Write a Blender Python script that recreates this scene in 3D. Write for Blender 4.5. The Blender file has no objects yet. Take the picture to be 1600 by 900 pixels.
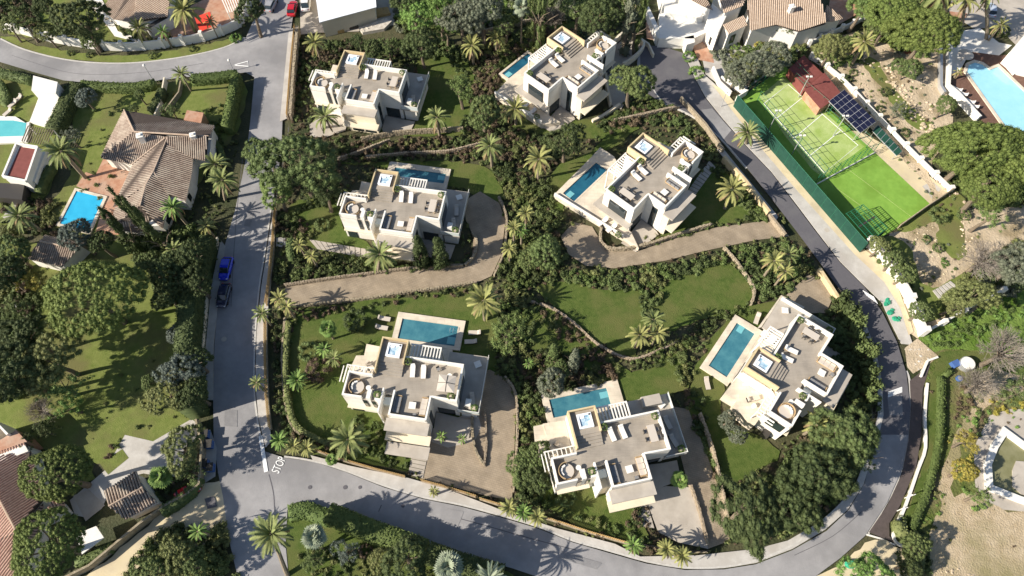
import bpy, math, random
import numpy as np
from mathutils import Vector, Matrix
random.seed(7)
S = bpy.context.scene
COL = S.collection
R = math.radians

# ------------------------------------------------------------------ camera, sky, sun, exposure
F, TH, CH = 1067.0, R(27.3), 100.0
cam = bpy.data.cameras.new('camera')
cam.sensor_width = 36.0; cam.lens = F/1600*36; cam.clip_end = 5000; cam.clip_start = 1
camo = bpy.data.objects.new('camera', cam); COL.objects.link(camo)
camo.location = (0, 0, CH); camo.rotation_euler = (TH, 0, 0); S.camera = camo

SUN_EL, SUN_AZ = R(31), R(19)                      # azimuth = the way the shadows fall, from +x towards +y
w = bpy.data.worlds.new('World'); S.world = w; w.use_nodes = True
nt = w.node_tree; sk = nt.nodes.new('ShaderNodeTexSky'); sk.sky_type = 'NISHITA'; sk.sun_disc = False
sk.sun_elevation = SUN_EL; sk.sun_rotation = math.atan2(-math.cos(SUN_AZ), -math.sin(SUN_AZ))
sk.altitude = 100
bg = nt.nodes['Background']; nt.links.new(sk.outputs[0], bg.inputs[0]); bg.inputs[1].default_value = 0.08
sl = bpy.data.lights.new('sun', 'SUN'); sl.energy = 5.0; sl.angle = R(0.5); sl.color = (1.0, 0.925, 0.81)
so = bpy.data.objects.new('sun', sl); COL.objects.link(so)
so.rotation_euler = Vector((math.cos(SUN_EL)*math.cos(SUN_AZ), math.cos(SUN_EL)*math.sin(SUN_AZ), -math.sin(SUN_EL))).to_track_quat('-Z', 'Y').to_euler()
S.view_settings.view_transform = 'Standard'; S.view_settings.look = 'None'
S.view_settings.gamma = 1; S.view_settings.use_curve_mapping = False
S.view_settings.exposure = 0.78

# ------------------------------------------------------------------ measuring: a place seen at (px, py) on the level z
def G(px, py, z=0.0):
    a = math.atan((py-450)/F); ph = TH-a; d = math.cos(a)/math.cos(ph)*(CH-z)
    return ((px-800)*d/F, (CH-z)*math.tan(ph))
def GP(pts, z=0.0): return [G(p[0], p[1], z) for p in pts]
def smooth(pts, n=5, closed=False):
    out = []; m = len(pts); rng = range(m) if closed else range(m-1)
    for i in rng:
        if closed: p0, p1, p2, p3 = pts[(i-1) % m], pts[i], pts[(i+1) % m], pts[(i+2) % m]
        else: p0, p1, p2, p3 = pts[max(i-1, 0)], pts[i], pts[i+1], pts[min(i+2, m-1)]
        for k in range(n):
            t = k/n
            out.append(tuple(0.5*((2*b)+(-a+c)*t+(2*a-5*b+4*c-d)*t*t+(-a+3*b-3*c+d)*t**3) for a, b, c, d in zip(p0, p1, p2, p3)))
    if not closed: out.append(tuple(pts[-1]))
    return out

# ------------------------------------------------------------------ materials
MATS = {}
def mat(name, c1, c2=None, rough=0.8, scale=1.0, bump=0.0, bscale=None, spec=0.3, metal=0.0, c3=None, big=0.06, tr=0.0, sheen=0.0, vary=0.0, coat=0.0, detail=4):
    if name in MATS: return MATS[name]
    m = bpy.data.materials.new(name); m.use_nodes = True; n = m.node_tree.nodes; l = m.node_tree.links
    p = n['Principled BSDF']; p.inputs['Roughness'].default_value = rough
    p.inputs['Specular IOR Level'].default_value = spec; p.inputs['Metallic'].default_value = metal
    if tr: p.inputs['Transmission Weight'].default_value = tr
    if coat: p.inputs['Coat Weight'].default_value = coat
    geo = n.new('ShaderNodeNewGeometry')
    src = None
    if c2:
        nz = n.new('ShaderNodeTexNoise'); nz.inputs['Scale'].default_value = scale; nz.inputs['Detail'].default_value = detail
        nz.inputs['Roughness'].default_value = 0.65
        l.new(geo.outputs['Position'], nz.inputs['Vector'])
        rp = n.new('ShaderNodeMapRange'); rp.inputs[1].default_value = 0.35; rp.inputs[2].default_value = 0.65
        l.new(nz.outputs[0], rp.inputs[0])
        mx = n.new('ShaderNodeMix'); mx.data_type = 'RGBA'; mx.inputs[6].default_value = (*c1, 1); mx.inputs[7].default_value = (*c2, 1)
        l.new(rp.outputs[0], mx.inputs[0]); src = mx.outputs[2]
        if c3:
            n3 = n.new('ShaderNodeTexNoise'); n3.inputs['Scale'].default_value = big; n3.inputs['Detail'].default_value = 6; n3.inputs['Roughness'].default_value = 0.6
            l.new(geo.outputs['Position'], n3.inputs['Vector'])
            r3 = n.new('ShaderNodeMapRange'); r3.inputs[1].default_value = 0.45; r3.inputs[2].default_value = 0.62
            l.new(n3.outputs[0], r3.inputs[0])
            m3 = n.new('ShaderNodeMix'); m3.data_type = 'RGBA'; m3.inputs[7].default_value = (*c3, 1)
            l.new(src, m3.inputs[6]); l.new(r3.outputs[0], m3.inputs[0]); src = m3.outputs[2]
    else:
        rg = n.new('ShaderNodeRGB'); rg.outputs[0].default_value = (*c1, 1); src = rg.outputs[0]
    if vary:
        oi = n.new('ShaderNodeObjectInfo'); hs = n.new('ShaderNodeHueSaturation')
        a = n.new('ShaderNodeMapRange'); a.inputs[3].default_value = 1-vary; a.inputs[4].default_value = 1+vary
        l.new(oi.outputs['Random'], a.inputs[0]); l.new(a.outputs[0], hs.inputs['Value'])
        b = n.new('ShaderNodeMapRange'); b.inputs[3].default_value = 0.5-vary*0.06; b.inputs[4].default_value = 0.5+vary*0.08
        wn = n.new('ShaderNodeTexWhiteNoise'); wn.noise_dimensions = '1D'; l.new(oi.outputs['Random'], wn.inputs['W'])
        l.new(wn.outputs[0], b.inputs[0]); l.new(b.outputs[0], hs.inputs['Hue'])
        l.new(src, hs.inputs['Color']); src = hs.outputs[0]
    l.new(src, p.inputs['Base Color'])
    if bump:
        nb = n.new('ShaderNodeTexNoise'); nb.inputs['Scale'].default_value = bscale or scale*3; nb.inputs['Detail'].default_value = 5
        l.new(geo.outputs['Position'], nb.inputs['Vector'])
        bp = n.new('ShaderNodeBump'); bp.inputs['Strength'].default_value = 1; bp.inputs['Distance'].default_value = bump
        l.new(nb.outputs[0], bp.inputs['Height']); l.new(bp.outputs[0], p.inputs['Normal'])
    MATS[name] = m; return m
def brickmat(name, c1, c2, cm, w_=1.0, h_=0.5, mortar=0.02, rot=0.0, rough=0.7):
    m = mat(name, c1, rough=rough); n = m.node_tree.nodes; l = m.node_tree.links
    b = n.new('ShaderNodeTexBrick'); b.inputs['Color1'].default_value = (*c1, 1); b.inputs['Color2'].default_value = (*c2, 1); b.inputs['Mortar'].default_value = (*cm, 1)
    b.inputs['Scale'].default_value = 1; b.inputs['Mortar Size'].default_value = mortar; b.inputs['Brick Width'].default_value = w_; b.inputs['Row Height'].default_value = h_
    geo = n['Geometry']; mp = n.new('ShaderNodeMapping'); mp.inputs['Rotation'].default_value = (0, 0, rot)
    l.new(geo.outputs['Position'], mp.inputs[0]); l.new(mp.outputs[0], b.inputs['Vector'])
    nz = n.new('ShaderNodeTexNoise'); nz.inputs['Scale'].default_value = 0.5; nz.inputs['Detail'].default_value = 8; l.new(geo.outputs['Position'], nz.inputs['Vector'])
    hs = n.new('ShaderNodeHueSaturation'); mr = n.new('ShaderNodeMapRange'); mr.inputs[1].default_value = .3; mr.inputs[2].default_value = .7; mr.inputs[3].default_value = .8; mr.inputs[4].default_value = 1.15
    l.new(nz.outputs[0], mr.inputs[0]); l.new(mr.outputs[0], hs.inputs['Value']); l.new(b.outputs['Color'], hs.inputs['Color'])
    l.new(hs.outputs[0], n['Principled BSDF'].inputs['Base Color']); return m

M = dict(
 asphalt=mat('asphalt', (.27,.262,.262), (.32,.31,.308), rough=.85, scale=.6, bump=.02, bscale=9, c3=(.205,.2,.202), big=.07, detail=8),
 asphalt_dark_and_shade=mat('asphalt_dark_and_shade', (.105,.10,.11), (.13,.125,.13), rough=.85, scale=.5, bump=.02, bscale=9, c3=(.105,.10,.11), big=.1),
 asphalt_old=mat('old_asphalt_patch', (.19,.185,.188), (.23,.225,.225), rough=.9, scale=1.2, bump=.02, bscale=9),
 red_path=mat('dark_paving', (.075,.06,.055), (.095,.075,.07), scale=1.5, bump=.02),
 pave=mat('pale_paving', (.42,.395,.36), (.50,.475,.435), scale=.9, bump=.02, bscale=6, c3=(.39,.36,.32), big=.2),
 kerb=mat('kerb_stone', (.42,.40,.37), (.52,.50,.46), scale=2, bump=.01),
 cream_pave=mat('cream_ground', (.55,.46,.29), (.66,.56,.38), scale=.5, bump=.02, c3=(.48,.40,.27), big=.25),
 drive=brickmat('driveway_setts', (.285,.228,.16), (.32,.258,.185), (.22,.175,.125), .6, .3, .02, .3),
 concrete=mat('grey_concrete', (.40,.355,.30), (.45,.405,.345), scale=.8, bump=.01, c3=(.36,.32,.27), big=.3),
 soil=mat('garden_soil', (.055,.058,.025), (.09,.08,.042), scale=1.2, bump=.15, bscale=3, c3=(.03,.04,.013), big=.15),
 lawn=mat('lawn_grass', (.060,.094,.020), (.098,.128,.033), rough=.95, scale=1.6, bump=.1, bscale=9, c3=(.115,.125,.04), big=.16, detail=9, spec=.1),
 lawn2=mat('dry_lawn', (.125,.16,.038), (.18,.205,.06), rough=.95, scale=.9, bump=.08, bscale=8, c3=(.145,.14,.055), big=.12, detail=9, spec=.1),
 rough_grass=mat('rough_grass', (.07,.10,.02), (.14,.145,.05), rough=.95, scale=.5, bump=.2, bscale=3, c3=(.17,.14,.075), big=.12, detail=9, spec=.1),
 meadow=mat('meadow_green', (.11,.17,.035), (.15,.215,.05), rough=.95, scale=.8, bump=.2, bscale=3, c3=(.08,.14,.02), big=.18, detail=9, spec=.1),
 sand=mat('sandy_ground', (.44,.35,.24), (.56,.46,.33), rough=.95, scale=.8, bump=.15, bscale=3, c3=(.28,.22,.13), big=.2, detail=9),
 bare=mat('bare_earth', (.36,.28,.175), (.47,.38,.26), rough=.95, scale=.9, bump=.15, bscale=4, c3=(.25,.215,.11), big=.1, detail=9),
 terracotta=mat('terracotta_paving', (.36,.18,.11), (.46,.26,.17), scale=1.2, bump=.02, c3=(.42,.28,.2), big=.3),
 white=mat('white_render', (.78,.74,.67), (.73,.69,.62), rough=.85, scale=.4, c3=(.66,.61,.53), big=.35),
 whiter=mat('white_paint', (.76,.73,.665), (.70,.67,.61), rough=.7, scale=1.5),
 cream=mat('cream_render', (.70,.62,.48), (.64,.56,.42), rough=.85, scale=.4),
 travertine=brickmat('travertine_slabs', (.58,.51,.40), (.64,.56,.45), (.50,.43,.33), 1.2, .6, .015, 0),
 roofdeck=brickmat('roof_deck_tiles', (.32,.28,.23), (.35,.305,.25), (.25,.22,.18), 1.2, .15, .012, 0),
 ochre=mat('ochre_timber', (.52,.41,.23), (.60,.48,.29), rough=.6, scale=2),
 glass=mat('dark_glass', (.02,.03,.035), rough=.04, spec=.8),
 frame=mat('dark_frame', (.05,.045,.04), rough=.5),
 steel=mat('pale_steel', (.55,.56,.57), rough=.35, metal=.6),
 balus=mat('glass_balustrade', (.55,.60,.58), rough=.1, spec=.6),
 tile=mat('roof_tile', (.235,.175,.135), (.38,.30,.24), rough=.9, scale=2.5, c3=(.42,.35,.28), big=.5, bump=.01),
 tile_pale=mat('pale_roof_tile', (.38,.28,.205), (.50,.39,.30), rough=.9, scale=2.0, bump=.01),
 tile_bed=mat('tile_bed', (.06,.045,.037), (.09,.068,.055), rough=.95, scale=3),
 tile_red=mat('red_brown_tile', (.36,.21,.16), (.50,.33,.26), rough=.9, scale=2.5, bump=.01),
 stone=mat('rubble_stone', (.25,.20,.135), (.40,.33,.24), rough=.95, scale=2.5, bump=.05, vary=.12),
 trunk=mat('bark', (.13,.10,.07), (.20,.16,.115), rough=.95, scale=4, bump=.03),
 palmtrunk=mat('palm_bark', (.20,.16,.11), (.29,.24,.17), rough=.95, scale=5, bump=.04),
 fabric=mat('white_cushion', (.74,.71,.66), rough=.95), wicker=mat('tan_wicker', (.36,.25,.13), (.46,.33,.19), scale=8),
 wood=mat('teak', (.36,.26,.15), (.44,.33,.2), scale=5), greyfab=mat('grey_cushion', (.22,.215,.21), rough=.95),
 tub=mat('tub_shell', (.78,.80,.82), rough=.25), ring=mat('white_line', (.78,.78,.76), rough=.7),
 canvas=mat('beige_canvas', (.52,.46,.39), rough=.95), umb=mat('cream_canvas', (.70,.66,.58), rough=.9),
 black=mat('black_iron', (.02,.02,.02), rough=.5), pot=mat('clay_pot', (.50,.42,.33), rough=.8),
 red=mat('red_floor', (.17,.05,.042), (.21,.065,.055), scale=1.2), redcloth=mat('red_cloth', (.60,.05,.03), rough=.9),
 turf=mat('court_turf', (.165,.31,.045), (.20,.355,.055), scale=1.0, c3=(.145,.265,.035), big=.2, rough=.95),
 turf_light=mat('worn_court_turf', (.33,.42,.14), (.40,.48,.19), scale=.7, c3=(.27,.37,.09), big=.25, rough=.95),
 green_metal=mat('green_metal', (.02,.13,.07), rough=.5), windscreen=mat('green_windscreen', (.008,.048,.032), (.013,.062,.042), scale=1, rough=.8),
 solar=mat('solar_cell', (.012,.014,.035), rough=.25, spec=.3, coat=0), solarframe=mat('solar_frame', (.55,.55,.55), rough=.4, metal=.5),
 deckwood=mat('dark_deck', (.12,.065,.045), (.17,.095,.07), scale=2), rock=mat('garden_rock', (.40,.32,.22), (.54,.44,.32), scale=1.2, bump=.1, vary=.15),
 tyre=mat('tyre', (.02,.02,.02), rough=.8), shedw=mat('white_sheet_roof', (.74,.75,.77), (.70,.71,.73), rough=.5, scale=.3),
 blue_tarp=mat('blue_tarp', (.05,.12,.3), rough=.6), timber=mat('timber', (.40,.26,.10), (.5,.34,.15), scale=3),
 debris=mat('debris', (.40,.36,.30), (.6,.55,.48), scale=2),
 green_net=mat('green_net', (.03,.28,.16), rough=.8), bluebox=mat('blue_plastic', (.06,.12,.3), rough=.5),
)
def leafmat(name, c1, c2, vary=.12, sc=1.2):
    return mat(name, c1, c2, rough=.75, scale=sc, spec=.25, vary=vary)
LF = dict(
 dark=leafmat('leaf_dark_green', (.042,.060,.020), (.075,.095,.032)),
 mid=leafmat('leaf_mid_green', (.080,.112,.034), (.125,.155,.054)),
 olive=leafmat('leaf_olive', (.115,.130,.042), (.165,.175,.065)),
 light=leafmat('leaf_light_green', (.10,.15,.04), (.16,.21,.065)),
 bright=leafmat('leaf_bright_green', (.10,.17,.035), (.155,.23,.06)),
 pine=leafmat('leaf_pine', (.085,.118,.026), (.13,.165,.042)),
 grey=leafmat('leaf_grey_green', (.10,.115,.075), (.16,.17,.115)),
 blue=leafmat('leaf_blue_grey', (.075,.095,.075), (.12,.14,.115)),
 brown=leafmat('leaf_brownish', (.085,.060,.038), (.13,.095,.06)),
 yellow=leafmat('leaf_yellow', (.22,.19,.035), (.32,.27,.06)),
 palm=leafmat('palm_green', (.13,.16,.05), (.21,.23,.085)),
 palmy=leafmat('palm_yellow_green', (.185,.19,.062), (.29,.285,.10)),
 fan=leafmat('fan_palm_green', (.11,.18,.04), (.18,.26,.07)),
 fanb=leafmat('fan_palm_blue', (.19,.23,.15), (.30,.33,.23)),
 dry=leafmat('dry_frond', (.20,.14,.07), (.30,.22,.12)),
 bare=leafmat('bare_twigs', (.20,.17,.14), (.30,.26,.22)),
 red=leafmat('leaf_rust', (.18,.06,.03), (.25,.09,.05)),
 hedge=leafmat('hedge_green', (.065,.095,.024), (.10,.135,.038)),
)

# ------------------------------------------------------------------ object helpers
def setp(o, label=None, cat=None, group=None, kind=None):
    if label: o['label'] = label
    if cat: o['category'] = cat
    if group: o['group'] = group
    if kind: o['kind'] = kind
    return o
def thing(name, label, cat, loc=(0,0,0), rz=0.0, group=None, sc=1.0):
    o = bpy.data.objects.new(name, None); COL.objects.link(o); o.empty_display_size = .5
    o.location = loc if len(loc) == 3 else (loc[0], loc[1], 0); o.rotation_euler = (0,0,rz); o.scale = (sc,)*3
    return setp(o, label, cat, group)
class MB:
    def __init__(s, flip=False): s.v = []; s.f = []; s.flip = flip
    def add(s, vs, fs):
        b = len(s.v); s.v += [tuple(v) for v in vs]; s.f += [tuple(i+b for i in f) for f in fs]; return s
    def prism(s, poly, z0, z1, top=True, bot=False):
        n = len(poly); a = sum(poly[i][0]*poly[(i+1)%n][1]-poly[(i+1)%n][0]*poly[i][1] for i in range(n))
        if a < 0: poly = poly[::-1]
        fs = [(i, (i+1)%n, n+(i+1)%n, n+i) for i in range(n)]
        if top: fs.append(tuple(range(n, 2*n)))
        if bot: fs.append(tuple(range(n))[::-1])
        return s.add([(p[0], p[1], z0) for p in poly]+[(p[0], p[1], z1) for p in poly], fs)
    def box(s, x0, x1, y0, y1, z0, z1): return s.prism([(x0,y0),(x1,y0),(x1,y1),(x0,y1)], z0, z1, bot=True)
    def obox(s, cx, cy, w, d, z0, z1, a=0.0):
        c, n = math.cos(a), math.sin(a)
        return s.prism([(cx+c*x-n*y, cy+n*x+c*y) for x, y in ((-w/2,-d/2),(w/2,-d/2),(w/2,d/2),(-w/2,d/2))], z0, z1, bot=True)
    def wall(s, p, q, t, z0, z1, e=0.0):
        dx, dy = q[0]-p[0], q[1]-p[1]; L = math.hypot(dx, dy) or 1e-6; ux, uy = dx/L, dy/L; nx, ny = -uy*t/2, ux*t/2
        p = (p[0]-ux*e, p[1]-uy*e); q = (q[0]+ux*e, q[1]+uy*e)
        return s.prism([(p[0]+nx,p[1]+ny),(p[0]-nx,p[1]-ny),(q[0]-nx,q[1]-ny),(q[0]+nx,q[1]+ny)], z0, z1, bot=True)
    def tube(s, p, q, r, r2=None, n=6):
        p, q = Vector(p), Vector(q); r2 = r if r2 is None else r2; d = (q-p).normalized()
        u = d.cross(Vector((0,0,1))) if abs(d.z) < .9 else d.cross(Vector((1,0,0))); u.normalize(); w_ = d.cross(u)
        vs = []
        for c, rr in ((p, r), (q, r2)):
            for i in range(n): a = 2*math.pi*i/n; vs.append(c+u*rr*math.cos(a)+w_*rr*math.sin(a))
        return s.add(vs, [(i,(i+1)%n,n+(i+1)%n,n+i) for i in range(n)]+[tuple(range(n,2*n)), tuple(range(n))[::-1]])
    def cyl(s, cx, cy, r, z0, z1, n=16, r2=None):
        return s.tube((cx,cy,z0), (cx,cy,z1), r, r2, n)
    def ell(s, c, r, n=10, m=6, jit=0.0, rnd=None):
        vs = []; rx, ry, rz = r
        for j in range(m+1):
            t = math.pi*j/m
            for i in range(n):
                a = 2*math.pi*i/n; k = 1+(rnd.uniform(-jit, jit) if rnd else 0)
                vs.append((c[0]+rx*k*math.sin(t)*math.cos(a), c[1]+ry*k*math.sin(t)*math.sin(a), c[2]+rz*k*math.cos(t)))
        return s.add(vs, [(j*n+i, (j+1)*n+i, (j+1)*n+(i+1)%n, j*n+(i+1)%n) for j in range(m) for i in range(n)])
    def mesh(s, name, m, org=(0,0,0)):
        v = np.array(s.v, dtype=float).reshape(-1, 3)
        f = s.f
        if s.flip: v = v*np.array([-1,1,1]); f = [x[::-1] for x in f]
        v = v-np.array([org[0], org[1], org[2] if len(org) > 2 else 0])
        me = bpy.data.meshes.new(name); me.from_pydata(v.tolist(), [], f)
        if m: me.materials.append(m)
        me.update(); return me
    def build(s, name, m, parent=None, local=True, loc=None):
        """local: vertices already in the parent's frame; else world vertices and an unrotated parent"""
        if parent is not None:
            if local: org = (0,0,0)
            else:
                q = parent; org = Vector((0,0,0))
                while q is not None: org = org+Vector(q.location); q = q.parent
            o = bpy.data.objects.new(name, s.mesh(name, m, org)); COL.objects.link(o); o.parent = parent; return o
        v = np.array(s.v); c = v.mean(0); org = loc or (float(c[0]), float(c[1]), float(v[:,2].min()))
        o = bpy.data.objects.new(name, s.mesh(name, m, org)); COL.objects.link(o); o.location = org; return o
def inst(me, name, loc, rz=0.0, sc=1.0, parent=None, rot=None):
    o = bpy.data.objects.new(name, me); COL.objects.link(o); o.location = loc if len(loc) == 3 else (loc[0], loc[1], 0)
    o.rotation_euler = rot or (0,0,rz); o.scale = sc if isinstance(sc, tuple) else (sc,)*3
    if parent: o.parent = parent
    return o
EXC = []; EXV = []
def sheet(name, pts, layer, m, sm=0, world=False, kind='structure', z=None, closed=True):
    p = pts if world else GP(pts)
    if name != 'ground': EXC.append(p)
    if name in ('driveway','garden_path','ramp','patio','road','pool_deck','red_terrace','courtyard'): EXV.append(p)
    if sm: p = smooth(p, sm, closed)
    zz = layer*0.012 if z is None else z
    o = MB().add([(x, y, zz) for x, y in p], [tuple(range(len(p)))])
    n = len(p); a = sum(p[i][0]*p[(i+1)%n][1]-p[(i+1)%n][0]*p[i][1] for i in range(n))
    if a < 0: o.f = [o.f[0][::-1]]
    return setp(o.build(name, m), kind=kind)
def strip(pts, wd):
    """left and right outline of a path of width wd along world points"""
    L_, R_ = [], []
    for i, p in enumerate(pts):
        a = pts[max(i-1,0)]; b = pts[min(i+1,len(pts)-1)]; dx, dy = b[0]-a[0], b[1]-a[1]; l = math.hypot(dx, dy) or 1
        nx, ny = -dy/l*wd/2, dx/l*wd/2; L_.append((p[0]+nx, p[1]+ny)); R_.append((p[0]-nx, p[1]-ny))
    return L_, R_
def ribbon(mb, pts, wd, z0, z1, slope=None):
    L_, R_ = strip(pts, wd); n = len(pts)
    h = [z1]*n if slope is None else [z1+(slope-z1)*i/(n-1) for i in range(n)]
    vs = [(x,y,z0) for x,y in L_]+[(x,y,z0) for x,y in R_]+[(L_[i][0],L_[i][1],h[i]) for i in range(n)]+[(R_[i][0],R_[i][1],h[i]) for i in range(n)]
    fs = []
    for i in range(n-1):
        fs += [(i+1,i,2*n+i,2*n+i+1), (n+i,n+i+1,3*n+i+1,3*n+i), (2*n+i,3*n+i,3*n+i+1,2*n+i+1)]
    fs += [(0,n,3*n,2*n), (2*n-1,n-1,3*n-1,4*n-1)]
    return mb.add(vs, fs)
def resample(pts, step):
    out = [pts[0]]; rem = step
    for a, b in zip(pts, pts[1:]):
        L = math.hypot(b[0]-a[0], b[1]-a[1]); t = rem
        while t <= L: out.append((a[0]+(b[0]-a[0])*t/L, a[1]+(b[1]-a[1])*t/L)); t += step
        rem = t-L
    return out
def kerb(pts, wd=.3, h=.12, sm=5, name='kerb', m=None):
    p = GP(pts); p = smooth(p, sm) if sm else p
    return setp(ribbon(MB(), p, wd, 0, h).build(name, m or M['kerb']), kind='structure')
def ragged(p, step=1.3, amp=.32):
    rg_ = random.Random(int(p[0][0]*10)); q = resample(p+[p[0]], step)
    return [(x+rg_.uniform(-amp,amp), y+rg_.uniform(-amp,amp)) for x, y in q[:-1]] or p
def inpoly(x, y, poly):
    c = False; j = len(poly)-1
    for i in range(len(poly)):
        xi, yi = poly[i]; xj, yj = poly[j]
        if (yi > y) != (yj > y) and x < (xj-xi)*(y-yi)/(yj-yi)+xi: c = not c
        j = i
    return c

# ------------------------------------------------------------------ foliage meshes
def leafquads(P, N, size, rng, asp=.6):
    """numpy leaf quads at P facing about N"""
    n = len(P); N = N+rng.normal(0, .45, (n, 3)); N /= np.linalg.norm(N, axis=1)[:, None]+1e-9
    a = rng.normal(0, 1, (n, 3)); U = np.cross(N, a); U /= np.linalg.norm(U, axis=1)[:, None]+1e-9; V = np.cross(N, U)
    s = size*rng.uniform(.6, 1.3, n)[:, None]
    U = U*s*.5; V = V*s*.5*asp
    return np.stack([P-U, P-V*1.0, P+U, P+V*1.0], 1).reshape(-1, 3)
def mesh_np(name, verts, quads, m, midx=None, mats=None):
    me = bpy.data.meshes.new(name); nv, nf = len(verts), len(quads)
    me.vertices.add(nv); me.vertices.foreach_set('co', np.asarray(verts, dtype=np.float32).ravel())
    me.loops.add(nf*4); me.loops.foreach_set('vertex_index', np.asarray(quads, dtype=np.int32).ravel())
    me.polygons.add(nf); me.polygons.foreach_set('loop_start', np.arange(nf, dtype=np.int32)*4)
    for x in (mats or [m]): me.materials.append(x)
    if midx is not None: me.polygons.foreach_set('material_index', np.asarray(midx, dtype=np.int32))
    me.update(calc_edges=True); return me
def sphere_q(c, r, n=8, m=5):
    vs = []; 
    for j in range(m+1):
        t = math.pi*(.02+.96*j/m)
        for i in range(n): a = 2*math.pi*i/n; vs.append((c[0]+r[0]*math.sin(t)*math.cos(a), c[1]+r[1]*math.sin(t)*math.sin(a), c[2]+r[2]*math.cos(t)))
    q = [(j*n+i, (j+1)*n+i, (j+1)*n+(i+1) % n, j*n+(i+1) % n) for j in range(m) for i in range(n)]
    return np.array(vs), np.array(q)
def crown(name, m, seed, centres, rc, leaves, size, core=.66, dome=.55):
    """centres: list of (x,y,z), clump radius rc, leaves per clump; dome: how far leaves also face out of the whole crown"""
    rng = np.random.default_rng(seed); VV = []; QQ = []; off = 0
    for c in centres:
        r = rc*rng.uniform(.75, 1.25); c = np.array(c); g = c+np.array([0,0,.25]); g = g/(np.linalg.norm(g)+1e-9)
        if core:
            v, q = sphere_q(c, (r*core, r*core, r*core*.8), 7, 4); VV.append(v); QQ.append(q+off); off += len(v)
        d = rng.normal(0, 1, (leaves, 3)); d[:, 2] = d[:, 2]*.8+.25; d /= np.linalg.norm(d, axis=1)[:, None]
        P = c+d*r*rng.uniform(.75, 1.15, leaves)[:, None]*np.array([1,1,.85])
        v = leafquads(P, d*(1-dome)+g*dome, size, rng, .7); VV.append(v); QQ.append(np.arange(len(v)).reshape(-1, 4)+off); off += len(v)
    return mesh_np(name, np.concatenate(VV), np.concatenate(QQ), m)
def dome_centres(rng, n, flat=.6, lump=.18, low=-.15, hollow=.55):
    """points in a unit crown (radius 1, height flat), origin at its middle"""
    out = []
    k = 0; lob = [(rng.uniform(0, 6.28), rng.uniform(.7, 1.0), rng.uniform(.75, 1.1)) for _ in range(5)]
    while len(out) < n and k < n*40:
        k += 1; u = rng.uniform(0, 6.28); zz = rng.uniform(low, 1); rr = math.sqrt(max(0, 1-zz*zz))
        s = rng.uniform(hollow, 1)**.5; e = 1+lump*(math.sin(u*2+lob[0][0])+.7*math.sin(u*3+lob[1][0])+.5*math.sin(u*5+lob[2][0]))*.6
        p = (rr*math.cos(u)*s*e, rr*math.sin(u)*s*e, zz*s*flat)
        if all((p[0]-q[0])**2+(p[1]-q[1])**2+(p[2]-q[2])**2 > (.95/n**.5)**2 for q in out): out.append(p)
    return out
CROWNS = {}
def get_crown(kind, lf, var):
    key = (kind, lf, var)
    if key in CROWNS: return CROWNS[key]
    rng = random.Random(hash((kind, var)) % 9973 if False else sum(map(ord, kind))*7+var*31+3); sd = var*17+len(kind)
    if kind == 'round':    cs = dome_centres(rng, 170, .8, .2, -.2, .78); me = crown('crown', LF[lf], sd, cs, .135, 85, .036)
    elif kind == 'oak':    cs = dome_centres(rng, 210, .7, .38, -.25, .7); me = crown('crown', LF[lf], sd, cs, .12, 85, .033)
    elif kind == 'pine':   cs = dome_centres(rng, 460, .5, .13, -.05, .85); me = crown('crown', LF[lf], sd, cs, .08, 62, .023)
    elif kind == 'loose':  cs = dome_centres(rng, 75, .8, .55, -.4, .2); me = crown('crown', LF[lf], sd, cs, .14, 80, .048, core=.5)
    elif kind == 'ball':   cs = dome_centres(rng, 40, .95, .02, -.7, .9); me = crown('crown', LF[lf], sd, cs, .24, 70, .08)
    elif kind == 'cone':
        cs = [];
        for i in range(70):
            z = rng.uniform(0, 1)**1.3; a = rng.uniform(0, 6.28); r = (1-z)*.62+.05; cs.append((r*math.cos(a), r*math.sin(a), z*2.4-.9))
        me = crown('crown', LF[lf], sd, cs, .26, 70, .10)
    elif kind == 'column':
        cs = [(.32*math.cos(a), .32*math.sin(a), z) for a, z in [(rng.uniform(0, 6.28), rng.uniform(-1.2, 1.6)) for _ in range(46)]]+[(0,0,1.9),(0,0,1.7)]
        me = crown('crown', LF[lf], sd, cs, .26, 60, .09)
    elif kind == 'bare':
        mb = MB(); 
        for i in range(60):
            a = rng.uniform(0, 6.28); e = rng.uniform(-.1, 1.0); L = rng.uniform(.5, 1)
            p = Vector((0,0,-.5)); d = Vector((math.cos(a)*math.cos(e), math.sin(a)*math.cos(e), math.sin(e)))
            q = p+d*L*.55+Vector((0,0,.1)); mb.tube(p, q, .022, .012, 4)
            for _ in range(6):
                d2 = (d+Vector((rng.uniform(-.8,.8), rng.uniform(-.8,.8), rng.uniform(-.3,.7)))).normalized(); q2 = q+d2*L*rng.uniform(.25,.5); mb.tube(q, q2, .010, .004, 3)
                for _ in range(3):
                    d3 = (d2+Vector((rng.uniform(-1,1), rng.uniform(-1,1), rng.uniform(-.5,.7)))).normalized(); mb.tube(q2, q2+d3*.2, .006, .003, 3)
        me = mb.mesh('crown', LF[lf])
    CROWNS[key] = me; return me
TRUNKS = {}
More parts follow.
